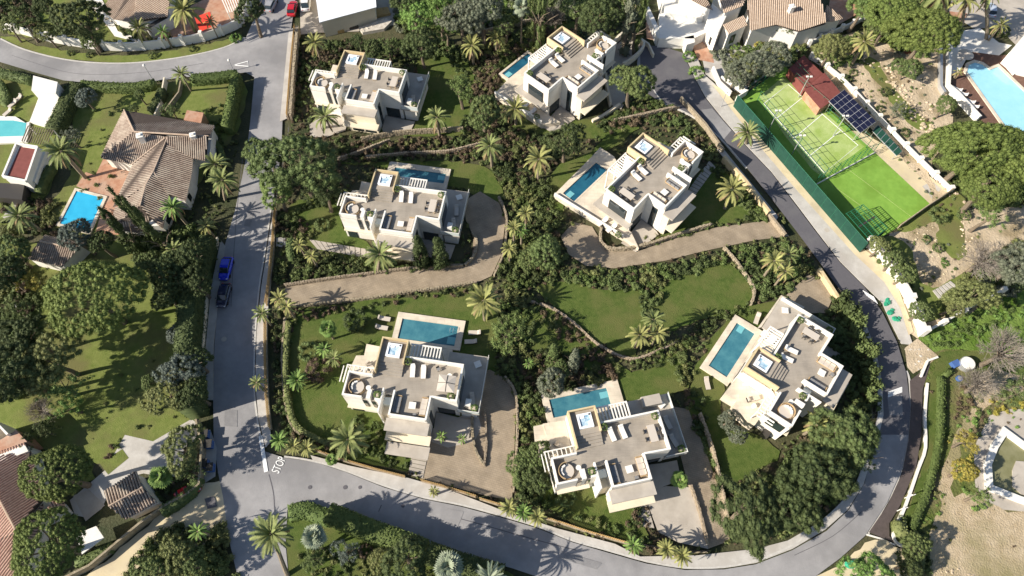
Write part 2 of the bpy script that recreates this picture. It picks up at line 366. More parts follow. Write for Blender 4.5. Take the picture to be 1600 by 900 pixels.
def get_trunk(var):
    if var in TRUNKS: return TRUNKS[var]
    rng = random.Random(var+50); mb = MB(); p = Vector((0,0,0)); r = .06
    for i in range(3):
        q = p+Vector((rng.uniform(-.05,.05), rng.uniform(-.05,.05), .28)); mb.tube(p, q, r, r*.8, 7); p = q; r *= .8
    for i in range(6):
        a = i*1.05+rng.uniform(-.3,.3); q = p+Vector((math.cos(a)*.22, math.sin(a)*.22, rng.uniform(.12,.3))); mb.tube(p-Vector((0,0,.2*rng.random())), q, r*.6, r*.3, 5)
        mb.tube(q, q+Vector((math.cos(a+.4)*.16, math.sin(a+.4)*.16, .14)), r*.3, r*.1, 4)
    TRUNKS[var] = mb.mesh('trunk', M['trunk']); return TRUNKS[var]
NT = [0]
def tree(px, py, h, r, kind, lf, label, group=None, lean=0, cat='tree', ry=None, name=None):
    """px,py: middle of the crown in the photo; h: height of that middle; r: crown radius in metres"""
    NT[0] += 1; v = NT[0] % 3; x, y = G(px, py, h)
    k = {'pine': .93, 'cone': 1, 'column': 1}.get(kind, .84); r *= k; ry = ry*k if ry else None
    t = thing(name or {'pine':'pine_tree','oak':'oak_tree','cone':'conifer','column':'cypress','bare':'bare_tree'}.get(kind,'broadleaf_tree'), label, cat, (x,y,0), 0, group)
    sc = (r, ry or r, {'pine': r, 'column': h/1.35, 'cone': h/1.3}.get(kind, min(r, h/.75*1.0)))
    inst(get_crown(kind, lf, v), 'crown', (0,0,h), random.uniform(0, 6.28) if not ry else 0, sc, t)
    th = h/.9
    inst(get_trunk(v), 'trunk', (0,0,0), random.uniform(0, 6), (max(1.6, th*.9), max(1.6, th*.9), h*1.0), t)
    return t
SH = {}
def shrub(px, py, r, lf, label, kind='ball', h=None, group=None, cat='shrub', name='shrub'):
    h = h or r*.75; x, y = G(px, py, h*.8)
    NT[0] += 1
    o = inst(get_crown(kind, lf, NT[0] % 3), name, (x, y, h*.6), random.uniform(0, 6.28), (r, r, h), None)
    return setp(o, label, cat, group)

# palms
def frond_mesh(lf, L=1.0, droop=.55, wid=.17, n=15, dead=False):
    mb = MB(); pts = []
    for i in range(n+1):
        t = i/n; pts.append(Vector((L*(t-.12*t*t), 0, L*(.30*t-droop*t*t))))
    for i in range(n):
        p, q = pts[i], pts[i+1]; wv = .016*(1-i/n)+.005
        mb.add([p+Vector((0,wv,0)), p-Vector((0,wv,0)), q-Vector((0,wv*.8,0)), q+Vector((0,wv*.8,0))], [(0,1,2,3)])
        if i >= 2:
            t = i/n; l = L*wid*(math.sin(math.pi*min(1,(t*.86+.12)))**.6)*1.35
            for s in (-1, 1):
                for k in (0, .5):
                    b = p.lerp(q, k); a = Vector((.62, s*.75, -.18+.1*random.random())).normalized(); e = b+a*l*random.uniform(.85,1.1); wq = (q-p)*.4
                    mb.add([b-wq, b+wq, e], [(0,1,2)])
    return mb.mesh('frond', LF[lf])
def fanleaf_mesh(lf):
    mb = MB(); mb.tube((0,0,0), (.55,0,.16), .015, .01, 3); c = Vector((.52,0,.15)); n = 11
    for i in range(n):
        a = -2.0+4.0*i/(n-1); d = Vector((math.cos(a), math.sin(a), -.28)).normalized(); s = Vector((-math.sin(a), math.cos(a), 0))*.06
        L = .48*(1-.12*abs(a)); m_ = c+d*L*.55
        mb.add([c, m_-s+Vector((0,0,.02)), c+d*L, m_+s], [(0,1,2,3)])
    return mb.mesh('frond', LF[lf])
FR = {}
def fronds(kind, lf):
    if (kind, lf) not in FR:
        random.seed(len(FR)+5)
        FR[(kind, lf)] = [frond_mesh(lf, 1, d, w_) for d, w_ in ((.34,.105),(.52,.115),(.74,.11))] if kind == 'date' else [fanleaf_mesh(lf)]
    return FR[(kind, lf)]
def palm(px, py, h, r, lf, label, kind='date', n=34, base=None, group=None, cat='palm tree'):
    x, y = G(px, py, h); bx, by = G(*base) if base else (x, y)
    t = thing('palm_tree', label, cat, (bx, by, 0), 0, group); dx, dy = x-bx, y-by
    rg = random.Random(int(px*13+py)); rt = max(.16, .075*r)
    mb = MB(); p = Vector((0,0,-.05)); seg = 5
    for i in range(seg):
        u = (i+1)/seg; q = Vector((dx*u**1.1, dy*u**1.1, h*u)); mb.tube(p, q, rt*(1.25-.25*i/seg), rt*(1.22-.25*i/seg), 8); p = q
    mb.ell(p+Vector((0,0,.05)), (rt*1.7, rt*1.7, rt*1.6), 8, 5)
    mb.build('trunk', M['palmtrunk'], t)
    ms = fronds(kind, lf); ga = 2.39996
    for k in range(n):
        u = (k+.5)/n                         # 0 = upright heart, 1 = lowest skirt
        pitch = R(62-100*u+rg.uniform(-8,8)) if kind == 'date' else R(66-110*u+rg.uniform(-8,8))
        if kind == 'date' and k >= n-4 and lf != 'fanb': ms = fronds('date', 'dry')
        me = ms[0 if u < .35 else 1 if u < .75 else 2] if kind == 'date' else ms[0]
        sc = r*(1.0-.18*(1-u)*1.0)*rg.uniform(.88,1.08)
        inst(me, 'frond', (dx, dy, h+rt*.4), parent=t, sc=(sc, sc*rg.uniform(.8,1.2), sc), rot=(rg.uniform(-.3,.3), -pitch, k*ga+rg.uniform(-.2,.2)))
    return t

# hedges and shrub beds
def leaf_box(VV, QQ, off, pts, wd, h, rng, dens=22, size=.3):
    """leaves over the top and sides of a ribbon, in numpy"""
    L_, R_ = strip(pts, wd)
    for i in range(len(pts)-1):
        a, b, c, d = [np.array(v) for v in (L_[i], L_[i+1], R_[i+1], R_[i])]; ln = np.linalg.norm(b-a)
        for (p0, p1, q0, q1, N, ar) in ((a,b,d,c,None,ln*wd), (a,b,a,b,(a-d),ln*h), (d,c,d,c,(d-a),ln*h)):
            k = max(2, int(ar*dens)); u = rng.uniform(0,1,k)[:,None]; v = rng.uniform(0,1,k)[:,None]
            if N is None: xy = (p0*(1-u)+p1*u)*(1-v)+(q0*(1-u)+q1*u)*v; z = np.full((k,1), h)+rng.normal(0,.05,(k,1)); NN = np.tile([0,0,1.0],(k,1))
            else: xy = p0*(1-u)+p1*u; z = h*v; nn = N/(np.linalg.norm(N)+1e-9); NN = np.tile([nn[0],nn[1],.3],(k,1)); xy = xy+nn*rng.normal(0,.05,(k,1))
            w4 = leafquads(np.concatenate([xy,z],1), NN, size, rng); VV.append(w4); QQ.append(np.arange(len(w4)).reshape(-1,4)+off); off += len(w4)
    return off
def hedge(pts, wd, h, lf, label, sm=3, name='hedge', group=None, z=0):
    p = GP(pts, h*.5); p = smooth(p, sm) if sm else p; p = resample(p, .8)
    if len(p) < 2: p = GP(pts, h*.5)
    rng = np.random.default_rng(len(label)); mb = ribbon(MB(), p, wd*.92, 0, h*.96); VV = [np.array(mb.v)]; QQ = [np.array([f for f in mb.f])]; off = len(mb.v)
    off = leaf_box(VV, QQ, off, p, wd, h, rng)
    v = np.concatenate(VV); c = v.mean(0); c[2] = 0
    o = bpy.data.objects.new(name, mesh_np(name, v-c, np.concatenate(QQ), LF[lf])); COL.objects.link(o); o.location = c
    return setp(o, label, 'hedge', group)
def proto_shrub(seed, nc=4, leaves=34, size=.23):
    rng = np.random.default_rng(seed); VV = []; QQ = []; off = 0
    for k in range(nc):
        c = np.array([rng.uniform(-.45,.45), rng.uniform(-.45,.45), rng.uniform(.25,.6)]); r = rng.uniform(.32,.5)
        v, q = sphere_q(c, (r*.75,r*.75,r*.65), 6, 3); VV.append(v); QQ.append(q+off); off += len(v)
        d = rng.normal(0,1,(leaves,3)); d[:,2] = np.abs(d[:,2])*.9; d /= np.linalg.norm(d,axis=1)[:,None]
        w4 = leafquads(c+d*r*rng.uniform(.8,1.2,leaves)[:,None], d, size, rng); VV.append(w4); QQ.append(np.arange(len(w4)).reshape(-1,4)+off); off += len(w4)
    return np.concatenate(VV), np.concatenate(QQ)
PS = [proto_shrub(i) for i in range(8)]
PS_LOW = [proto_shrub(20+i, 2, 20, .3) for i in range(6)]
def bed(pts, lfs, name='shrub_bed', step=1.0, size=(.55,1.1), seed=1, line=None, world=False, frac=1.0, hz=1.0, exc=None, protos=None):
    """a bed nobody could count: a polygon (or a band of width `line` along a path) filled with shrubs, one object"""
    rng = random.Random(seed+int(pts[0][0])); p = pts if world else GP(pts, .4); pos = []
    if line:
        q = resample(smooth(p, 4), step*.8)
        for a, b in zip(q, q[1:]):
            for k in range(max(1, round(line/step))):
                t = ((k+.5)/max(1, round(line/step))-.5)*line+rng.uniform(-.25,.25); dx, dy = b[0]-a[0], b[1]-a[1]; l = math.hypot(dx,dy) or 1
                pos.append((a[0]-dy/l*t+rng.uniform(-.3,.3), a[1]+dx/l*t+rng.uniform(-.3,.3)))
    else:
        xs = [a[0] for a in p]; ys = [a[1] for a in p]; y = min(ys)
        while y < max(ys):
            x = min(xs)
            while x < max(xs):
                X, Y = x+rng.uniform(-.45,.45)*step, y+rng.uniform(-.45,.45)*step
                if inpoly(X, Y, p) and not (exc and any(e[0] < X < e[1] and e[2] < Y < e[3] and inpoly(X, Y, e[4]) for e in exc)): pos.append((X, Y))
                x += step
            y += step
    VV = []; QQ = []; MI = []; off = 0
    for X, Y in pos:
        if any(inpoly(X, Y, e) for e in EXV): continue
        if rng.random() > frac: continue
        v, q = (protos or PS)[rng.randrange(len(protos or PS))]; s = rng.uniform(*size); a = rng.uniform(0,6.28); c, n = math.cos(a)*s, math.sin(a)*s
        # neighbouring shrubs tend to be of one sort
        g = math.sin(X*.55+seed)+math.sin(Y*.62+X*.2+seed*2)+rng.uniform(-.7,.7)
        mi = min(len(lfs)-1, max(0, int((g+2.2)/4.4*len(lfs))))
        w_ = np.stack([v[:,0]*c-v[:,1]*n+X, v[:,0]*n+v[:,1]*c+Y, v[:,2]*s*rng.uniform(.8,1.4)*hz], 1)
        VV.append(w_); QQ.append(q+off); off += len(v); MI += [mi]*len(q)
    if not VV: return None
    v = np.concatenate(VV); c = v.mean(0); c[2] = 0
    o = bpy.data.objects.new(name, mesh_np(name, v-c, np.concatenate(QQ), None, MI, [LF[k] for k in lfs])); COL.objects.link(o); o.location = c
    return setp(o, kind='stuff')

# tiled roofs: barrels run down the slope
def clip_col(poly, u0):
    vs = []
    n = len(poly)
    for i in range(n):
        (a, b), (c, d) = poly[i], poly[(i+1)%n]
        if (a-u0)*(c-u0) < 0: vs.append(b+(d-b)*(u0-a)/(c-a))
    return (min(vs), max(vs)) if len(vs) >= 2 else None
def roof_plane(mbb, mbt, pts, pitch=.37, r=.135):
    P = [Vector((*G(p[0], p[1], p[2]), p[2])) for p in pts]
    N = Vector((0,0,0))
    for i in range(len(P)): a, b = P[i], P[(i+1)%len(P)]; N += Vector(((a.y-b.y)*(a.z+b.z), (a.z-b.z)*(a.x+b.x), (a.x-b.x)*(a.y+b.y)))
    N.normalize()
    if N.z < 0: N = -N; P = P[::-1]
    mbb.add(P, [tuple(range(len(P)))])
    D = Vector((N.x, N.y, 0)); D = Vector((0,-1,0)) if D.length < .02 else D.normalized()
    D = (D-N*D.dot(N)).normalized(); U = N.cross(D).normalized(); O = P[0]
    q = [((p-O).dot(U), (p-O).dot(D)) for p in P]; u = min(a for a, b in q)+pitch/2; um = max(a for a, b in q)
    while u < um:
        c = clip_col(q, u)
        if c and c[1]-c[0] > .3:
            A = O+U*u+D*(c[0]+.02)+N*.012; B = O+U*u+D*(c[1]+.06)+N*.012; vs = []
            for X in (A, B):
                for k in range(5): t = math.pi*k/4; vs.append(X+U*r*math.cos(t)+N*r*math.sin(t))
            mbt.add(vs, [(k, k+1, 6+k, 5+k) for k in range(4)]+[(0,1,2,3,4), (9,8,7,6,5)])
        u += pitch
def tiled_house(name, label, planes, walls, mt='tile', wallm='white', cat='house', chimneys=(), ridges=(), windows=(), pitch=.37):
    """planes: polygons of (px,py,z); walls: (outline px at z top, z0, z1)"""
    c = G(walls[0][0][0][0], walls[0][0][0][1]); t = thing(name, label, cat, (c[0], c[1], 0))
    b = MB()
    for outline, z0, z1 in walls: b.prism(GP(outline, z1), z0, z1)
    b.build('wall', M[wallm], t, local=False)
    bed_, til = MB(), MB()
    for p in planes: roof_plane(bed_, til, p, pitch)
    ro = bed_.build('roof', M['tile_bed'], t, local=False)
    tl = til.build('roof_tiles', M[mt], ro, local=False); tl['kind'] = 'stuff'
    if ridges:
        for (a, e) in ridges:
            rb = MB(); rb.tube((*G(a[0],a[1],a[2]), a[2]+.05), (*G(e[0],e[1],e[2]), e[2]+.05), .15, .15, 6); rb.build('ridge_cap', M['tile_pale'], ro, local=False)
    for (x, y, z, w_, h) in chimneys:
        X, Y = G(x, y, z); cb = MB(); cb.obox(X, Y, w_, w_, z-1.6, z, .3); cb.obox(X, Y, w_+.25, w_+.25, z+.003, z+.15, .3); cb.obox(X, Y, w_*.6, w_*.6, z+.153, z+.35, .3)
        cb.build('chimney', M['whiter'], ro, local=False)
    for (a, e, z0, z1) in windows:
        wb = MB(); A, B_ = G(a[0],a[1],z1), G(e[0],e[1],z1); wb.wall(A, B_, .14, z0, z1); fr = wb.build('window', M['frame'], t, local=False)
        gb = MB(); gb.wall((A[0]*.96+B_[0]*.04, A[1]*.96+B_[1]*.04), (B_[0]*.96+A[0]*.04, B_[1]*.96+A[1]*.04), .19, z0+.1, z1-.1); gb.build('pane', M['glass'], fr, local=False)
    return t

# ================================================================== GROUND
sheet('ground', [(-1500,-1500),(1500,-1500),(1500,1500),(-1500,1500)], 0, M['soil'], world=True)
L_ = [0]
def lay(name, pts, m, sm=0, base=1):
    L_[0] += 1; p = GP(pts); p = smooth(p, sm or 3, True)
    return sheet(name, ragged(p), base*10+L_[0]*.35, M[m], 0, True)
# lawns and open ground, from the far corner to the near one
lay('lawn', [(0,0),(260,0),(300,60),(200,78),(60,60),(0,45)], 'lawn2')
lay('lawn', [(-40,98),(0,106),(50,120),(100,137),(105,190),(60,330),(-60,330)], 'lawn2')
lay('lawn', [(118,138),(255,132),(378,120),(372,200),(330,260),(250,360),(95,362),(75,330),(120,250)], 'lawn2')
lay('grass_verge', [(2,66),(15,78),(60,87),(120,95),(180,99),(240,97),(300,88),(350,75),(378,64),(372,58),(330,68),(280,78),(220,87),(150,87),(80,76),(30,62),(5,56)], 'lawn2', 2)
lay('lawn', [(-80,395),(150,385),(250,360),(330,400),(312,640),(300,660),(240,705),(150,722),(60,700),(-90,690)], 'lawn2')
lay('lawn', [(-90,520),(60,500),(140,560),(225,560),(312,640),(240,705),(150,722),(60,700),(-90,690)], 'lawn2')
lay('lawn', [(650,95),(730,95),(742,190),(735,210),(600,212),(590,200),(655,190)], 'lawn')
lay('lawn', [(530,255),(700,252),(765,265),(790,310),(770,320),(735,300),(600,262)], 'lawn')
lay('lawn', [(455,318),(520,310),(540,360),(590,390),(585,412),(470,380),(455,345)], 'lawn')
lay('lawn', [(452,500),(540,475),(660,462),(740,452),(775,470),(775,560),(762,620),(700,720),(640,735),(505,712),(462,690),(450,640)], 'lawn')
lay('lawn', [(795,60),(865,30),(905,45),(860,90),(795,130),(780,110)], 'lawn')
lay('lawn', [(820,150),(900,190),(990,170),(1010,150),(980,210),(900,215),(800,200)], 'lawn')
lay('lawn', [(850,300),(870,262),(925,235),(975,195),(1000,200),(905,270),(880,330),(852,330)], 'lawn')
lay('lawn', [(1040,350),(1100,262),(1135,270),(1190,330),(1180,345),(1110,350),(1040,372)], 'lawn')
lay('lawn', [(838,452),(880,440),(940,452),(1008,452),(1010,500),(990,560),(950,545),(890,498)], 'lawn', 3)
lay('lawn', [(1030,452),(1080,425),(1130,405),(1165,440),(1172,475),(1110,495),(1040,520),(1015,500)], 'lawn', 3)
lay('lawn', [(1075,620),(1095,560),(1140,490),(1165,480),(1230,470),(1190,500),(1120,640),(1200,690),(1215,720),(1120,760),(1085,690)], 'lawn')
lay('lawn', [(945,600),(1010,575),(1060,552),(1078,596),(1060,612),(970,625)], 'lawn')
lay('lawn', [(845,755),(905,760),(990,760),(1000,800),(1010,850),(930,835),(870,805),(845,780)], 'lawn')
lay('lawn', [(812,490),(860,478),(940,548),(990,585),(960,600),(880,560),(820,540)], 'lawn')
lay('lawn', [(452,795),(500,790),(560,815),(680,850),(760,880),(820,905),(840,960),(430,980),(440,880)], 'lawn')
# the slope right of the court
lay('rocky_ground', [(1290,60),(1470,60),(1478,150),(1490,200),(1450,280),(1530,330),(1620,330),(1640,480),(1430,530),(1400,440),(1350,390),(1460,320),(1380,220),(1300,140)], 'sand')
lay('grass_path', [(1345,98),(1368,92),(1392,135),(1430,175),(1455,195),(1448,205),(1425,200),(1395,165),(1370,130)], 'lawn2', 3)
lay('grass_path', [(1490,295),(1510,320),(1500,345),(1510,380),(1500,410),(1480,400),(1462,372),(1466,350),(1440,352),(1410,365),(1402,358),(1440,330),(1475,308)], 'lawn2', 3)
lay('lawn', [(1370,380),(1400,372),(1425,395),(1435,440),(1470,450),(1500,428),(1560,400),(1650,420),(1640,470),(1530,470),(1445,505),(1418,480)], 'lawn2')
lay('meadow', [(1432,532),(1475,505),(1540,478),(1600,455),(1720,440),(1720,560),(1600,560),(1500,548),(1465,555)], 'meadow')
lay('rough_ground', [(1440,560),(1490,545),(1600,560),(1750,570),(1740,980),(1420,990),(1420,860),(1400,820),(1440,700),(1445,610)], 'rough_grass')
lay('turf_bank', [(1462,562),(1480,550),(1530,552),(1600,565),(1600,588),(1550,578),(1500,575),(1475,590),(1468,640),(1466,700),(1448,770),(1425,830),(1400,850),(1395,820),(1420,790),(1438,740),(1446,680),(1448,620)], 'lawn', 2)
lay('bare_ground', [(1470,790),(1520,770),(1560,795),(1600,800),(1720,800),(1740,980),(1500,960),(1450,880),(1455,820)], 'bare', 2)
lay('earth_path', [(1535,580),(1600,590),(1600,625),(1565,610),(1530,650),(1500,700),(1485,760),(1500,800),(1470,800),(1468,740),(1490,690),(1515,640)], 'bare', 2)
lay('bare_ground', [(1275,905),(1315,880),(1360,845),(1420,862),(1422,900),(1415,960),(1260,960)], 'cream_pave')
lay('track', [(278,775),(345,752),(358,835),(300,855),(250,862),(190,905),(150,950),(70,960),(150,890),(230,825)], 'cream_pave')

# roads
road_main = [(-40,50),(0,62),(40,80),(100,95),(160,101),(220,100),(290,91),(350,77),(385,60),(398,30),(400,0),(400,-60),(470,-60),(462,0),(455,50),(448,110),(442,190),(440,240),(425,330),(414,400),(406,450),(400,520),(398,600),(403,660),(412,705),(445,716),(490,722),(540,738),(600,762),(660,780),(720,792),(780,808),(840,826),(895,848),(950,864),(1010,881),(1070,891),(1130,890),(1180,882),(1237,860),(1290,830),(1325,797),(1350,755),(1362,700),(1373,650),(1372,600),(1362,550),(1340,495),(1310,450),(1275,402),(1240,358),(1205,312),(1165,262),(1130,222),(1095,190),(1062,172),(1030,160),(1000,140),(995,100),(1000,72),(1035,74),(1066,84),(1083,120),(1100,153),(1130,190),(1165,230),(1205,272),(1245,325),(1275,365),(1312,412),(1350,450),(1378,490),(1400,535),(1415,585),(1421,640),(1417,690),(1405,740),(1385,785),(1350,838),(1312,872),(1270,903),(1200,960),(900,960),(850,905),(800,888),(720,866),(640,842),(560,818),(505,798),(475,790),(450,797),(447,850),(452,905),(450,980),(376,980),(372,900),(358,840),(350,780),(342,740),(335,690),(334,620),(336,540),(343,450),(352,385),(368,330),(385,250),(393,180),(398,122),(385,115),(340,118),(290,122),(220,131),(150,132),(100,127),(50,113),(0,98),(-40,88)]
sheet('road', road_main, 22, M['asphalt'])
sheet('road', [(1000,72),(1035,74),(1066,84),(1083,120),(1100,153),(1130,190),(1165,230),(1205,272),(1245,325),(1275,365),(1312,412),(1350,450),(1378,490),(1400,535),(1415,585),(1421,640),(1418,680),(1362,680),(1372,640),(1370,600),(1360,550),(1340,497),(1308,450),(1275,405),(1240,358),(1205,312),(1165,262),(1130,222),(1095,190),(1062,172),(1030,160),(1000,140)], 23, M['asphalt_dark_and_shade'])  # right road: darker asphalt with the bend's shade put into its colour
for i, p in enumerate(([(1095,173),(1112,171),(1142,205),(1128,222)], [(600,775),(650,788),(640,800),(590,788)], [(700,795),(725,800),(712,832),(690,826)])):
    sheet('asphalt_patch', p, 24+i*.3, M['asphalt' if i == 0 else 'asphalt_dark_and_shade' if i == 9 else 'asphalt'])
for pts, w_ in (([(452,200),(446,240),(428,330)],.1),([(421,742),(428,770),(430,800)],.12),([(604,770),(598,786),(592,800)],.12),([(700,806),(760,822),(830,842),(900,860)],.1),([(380,250),(372,320),(366,400),(362,480)],.08),([(20,88),(100,113),(160,118),(240,113),(320,100)],.06),([(1150,240),(1200,300),(1260,372)],.08),([(1240,868),(1300,838),(1345,800)],.08)):
    setp(ribbon(MB(), smooth(GP(pts), 4), w_, .27, .285).build('tar_seam', M['asphalt_dark_and_shade']), kind='structure')
# side road surface with its pale edge on the right bend
sheet('dark_walkway', [(1420,596),(1440,580),(1452,570),(1440,610),(1438,680),(1430,730),(1405,790),(1388,818),(1388,838),(1400,850),(1356,832),(1385,790),(1408,740),(1418,690),(1422,640)], 24, M['red_path'])
kerb([(1356,834),(1375,802),(1398,760),(1414,712),(1420,660),(1421,600),(1416,580)], .28, .14)
# pavements
def pavement(pts, h=.13, m='pave', name='pavement', sm=0):
    p = GP(pts); EXC.append(p); p = smooth(p, sm, True) if sm else p
    return setp(MB().prism(p, .2, .2+h).build(name, M[m]), kind='structure')
pavement([(460,45),(463,52),(455,120),(451,186),(438,192),(445,120),(452,50)])
pavement([(430,330),(426,420),(420,480),(418,560),(420,640),(425,690),(416,700),(405,655),(400,600),(402,520),(409,450),(417,400),(427,330)])
pavement([(486,712),(545,728),(640,748),(700,765),(790,800),(870,826),(960,850),(1000,870),(1090,868),(1180,858),(1230,845),(1290,810),(1330,770),(1352,715),(1360,716),(1348,757),(1323,797),(1288,828),(1237,858),(1180,880),(1130,888),(1070,889),(1010,879),(950,862),(895,846),(840,824),(780,806),(720,790),(660,778),(600,760),(540,736),(490,721)])
pavement([(1336,490),(1343,487),(1366,545),(1377,600),(1379,650),(1366,705),(1360,705),(1370,650),(1370,600),(1360,550)])
pavement([(1120,235),(1131,236),(1215,340),(1210,350)], m='pave')
kerb([(1357,707),(1340,752),(1312,788),(1275,822),(1237,852),(1180,876),(1130,886),(1070,887),(1010,877),(950,860),(895,845),(840,823),(780,805),(720,789),(660,777),(600,759),(540,736),(490,721),(445,714)], .25, .34)
kerb([(424,330),(414,400),(406,450),(400,520),(398,600),(403,655),(412,700)], .25, .34)
kerb([(1341,492),(1362,550),(1373,600),(1374,650),(1362,700)], .25, .34)
kerb([(2,62),(40,79),(100,94),(160,100),(220,99),(290,90),(350,76),(383,60)], .3, .3)
kerb([(1003,112),(1034,160),(1062,173),(1096,192),(1131,224),(1166,264)], .25, .3)
pavement([(346,376),(353,386),(344,450),(335,540),(334,626),(315,626),(323,540),(331,450)])
# pale promenade outside the right road, and the cream band under the court wall
pavement([(1066,80),(1083,78),(1100,118),(1135,150),(1200,232),(1262,300),(1345,395),(1400,450),(1412,500),(1425,540),(1407,538),(1392,508),(1377,474),(1350,448),(1312,410),(1275,362),(1245,322),(1205,270),(1165,228),(1130,188),(1101,152),(1084,120)], .1, 'pave')
sheet('sandy_strip', [(1112,134),(1128,140),(1200,222),(1262,290),(1342,385),(1392,425),(1420,500),(1426,520),(1418,525),(1405,482),(1380,442),(1335,400),(1245,300),(1190,235)], 28, M['cream_pave'])
sheet('rubble_ground', [(1412,545),(1432,530),(1465,558),(1450,570),(1425,585),(1416,575)], 27, M['sand'])
# markings
def line(a, b, w_=.14, name='road_marking', lay_=29): 
    p, q = G(*a), G(*b); m = MB().wall(p, q, w_, .30, .335); return setp(m.build(name, M['ring']), kind='structure')
def pline(pts, w_=.12, name='road_marking', z=.30, m='ring'):
    return setp(ribbon(MB(), GP(pts), w_, z, z+.03).build(name, M[m]), kind='structure')
line((408,682),(417,738), .55)
pline([(366.5,103.5),(388,97.5),(389,105.5),(366.5,103.5)], .2)
for k in range(7): line((1388+k*4.2-0, 613-k*1.6),(1386+k*4.2, 619-k*1.2), .22) if False else None
for k in range(5): line((1386,614+k*1.8),(1408,606+k*1.8), .12)
for k in range(7): line((1347+k*2.6,455+k*1.5),(1354+k*2.6,464+k*2.0), .12)
cu = bpy.data.curves.new('stop_text', 'FONT'); cu.body = 'STOP'; cu.size = 1; cu.extrude = .01; cu.align_x = 'CENTER'; cu.align_y = 'CENTER'
tmp = bpy.data.objects.new('tmp', cu); COL.objects.link(tmp); bpy.context.view_layer.update()
me = bpy.data.meshes.new_from_object(tmp); bpy.data.objects.remove(tmp); me.materials.clear(); me.materials.append(M['ring'])
a = G(431.5,739); b = G(443,716); ang = math.atan2(b[1]-a[1], b[0]-a[0]); o = bpy.data.objects.new('stop_marking', me); COL.objects.link(o)
o.location = ((a[0]+b[0])/2, (a[1]+b[1])/2, .325); o.rotation_euler = (0,0,ang); o.scale = (.98, 1.75, 1); setp(o, kind='structure')
for p, r in (((485,762),.28),((540,762),.3),((563,762),.25),((630,791),.25),((351,531),.42),((1291,361),.45)):
    x, y = G(*p); setp(MB().cyl(x, y, r, .27, .31, 14).build('manhole_cover', M['concrete'] if r > .4 else M['asphalt_dark_and_shade']), 'round manhole cover set in the %s' % {485:'road right of the STOP word',540:'bottom road below the fan palm bushes',563:'bottom road, right of its twin cover',630:'bottom road beside the asphalt seam',351:'left road between two tree shadows',1291:'pale pavement by the green court screen'}[p[0]], 'manhole cover')

# driveways and private paving
sheet('driveway', [(446,446),(500,437),(600,426),(700,419),(728,416),(738,400),(740,370),(728,345),(725,315),(750,300),(780,318),(790,345),(783,400),(768,432),(740,445),(690,452),(600,463),(530,470),(446,478)], 16, M['drive'])
sheet('driveway', [(742,590),(765,578),(792,592),(806,625),(804,700),(800,782),(760,775),(658,748),(668,700),(676,672),(740,676)], 16, M['drive'])
sheet('driveway', [(896,348),(925,355),(940,380),(965,392),(1000,392),(1060,372),(1120,356),(1195,346),(1222,352),(1232,370),(1180,376),(1100,393),(1040,408),(960,420),(915,416),(888,398),(876,370)], 16, M['drive'])
sheet('driveway', [(1048,635),(1075,640),(1100,700),(1125,770),(1140,845),(1105,858),(1080,780),(1060,700)], 16, M['drive'])
sheet('driveway', [(1228,462),(1262,430),(1290,440),(1302,462),(1290,490),(1262,490)], 16, M['drive'])
sheet('driveway', [(484,196),(512,172),(545,178),(540,205),(510,215),(485,215)], 16, M['concrete'])
sheet('driveway', [(1005,770),(1040,760),(1082,762),(1095,800),(1106,858),(1060,848),(1028,832)], 17, M['concrete'])
sheet('patio', [(672,672),(745,640),(752,668),(742,690),(700,700),(672,690)], 17, M['concrete'])
sheet('garden_path', [(60,255),(20,345),(15,350),(5,340)], 15, M['pave'])
# curved walled ramp beside the second villa
rp = [(955,165),(948,130),(950,95),(962,72),(978,58),(1001,72),(1003,80),(990,98),(972,108),(975,130),(978,160),(970,172)]
sheet('ramp', rp, 17, M['concrete'])

def slab_path(name, label, quads, m='concrete', part='paving_slab', z=.26, cat='path'):
    c = G(*quads[0][0]); t = thing(name, label, cat, (c[0], c[1], 0))
    for q in quads: MB().prism(GP(q), .1, z).build(part, M[m], t, local=False)
    return t
def ladder(a0, a1, b0, b1, n, gap=.12):
    """n slabs between side a (a0->a1) and side b (b0->b1)"""
    out = []; lp = lambda p, q, t: (p[0]+(q[0]-p[0])*t, p[1]+(q[1]-p[1])*t)
    for i in range(n):
        s, e = (i+gap/2)/n, (i+1-gap/2)/n; out.append([lp(a0,a1,s), lp(b0,b1,s), lp(b0,b1,e), lp(a0,a1,e)])
    return out
slab_path('slab_path', 'long ladder of pale stepping slabs from the left street to the house with two pointed conifers', ladder((483,375),(600,395),(496,390),(594,408),13,.12))
slab_path('slab_path', 'short pale slab walk at the street gate above the yellowish palms', ladder((432,371),(456,375),(432,386),(456,388),2,.06), 'pave')
slab_path('step_path', 'pale stepping slabs down to the bottom street gate left of the garage court', ladder((647,693),(638,742),(672,696),(661,748),8,.12))
slab_path('slab_path', 'curving ladder of grey slabs beside the villa above the curving driveway', ladder((1108,252),(1058,322),(1118,262),(1072,325),14,.16))
slab_path('step_path', 'wide pale steps beside the flat pale car court near the bottom road', ladder((990,788),(1000,822),(1010,784),(1022,826),5,.06))

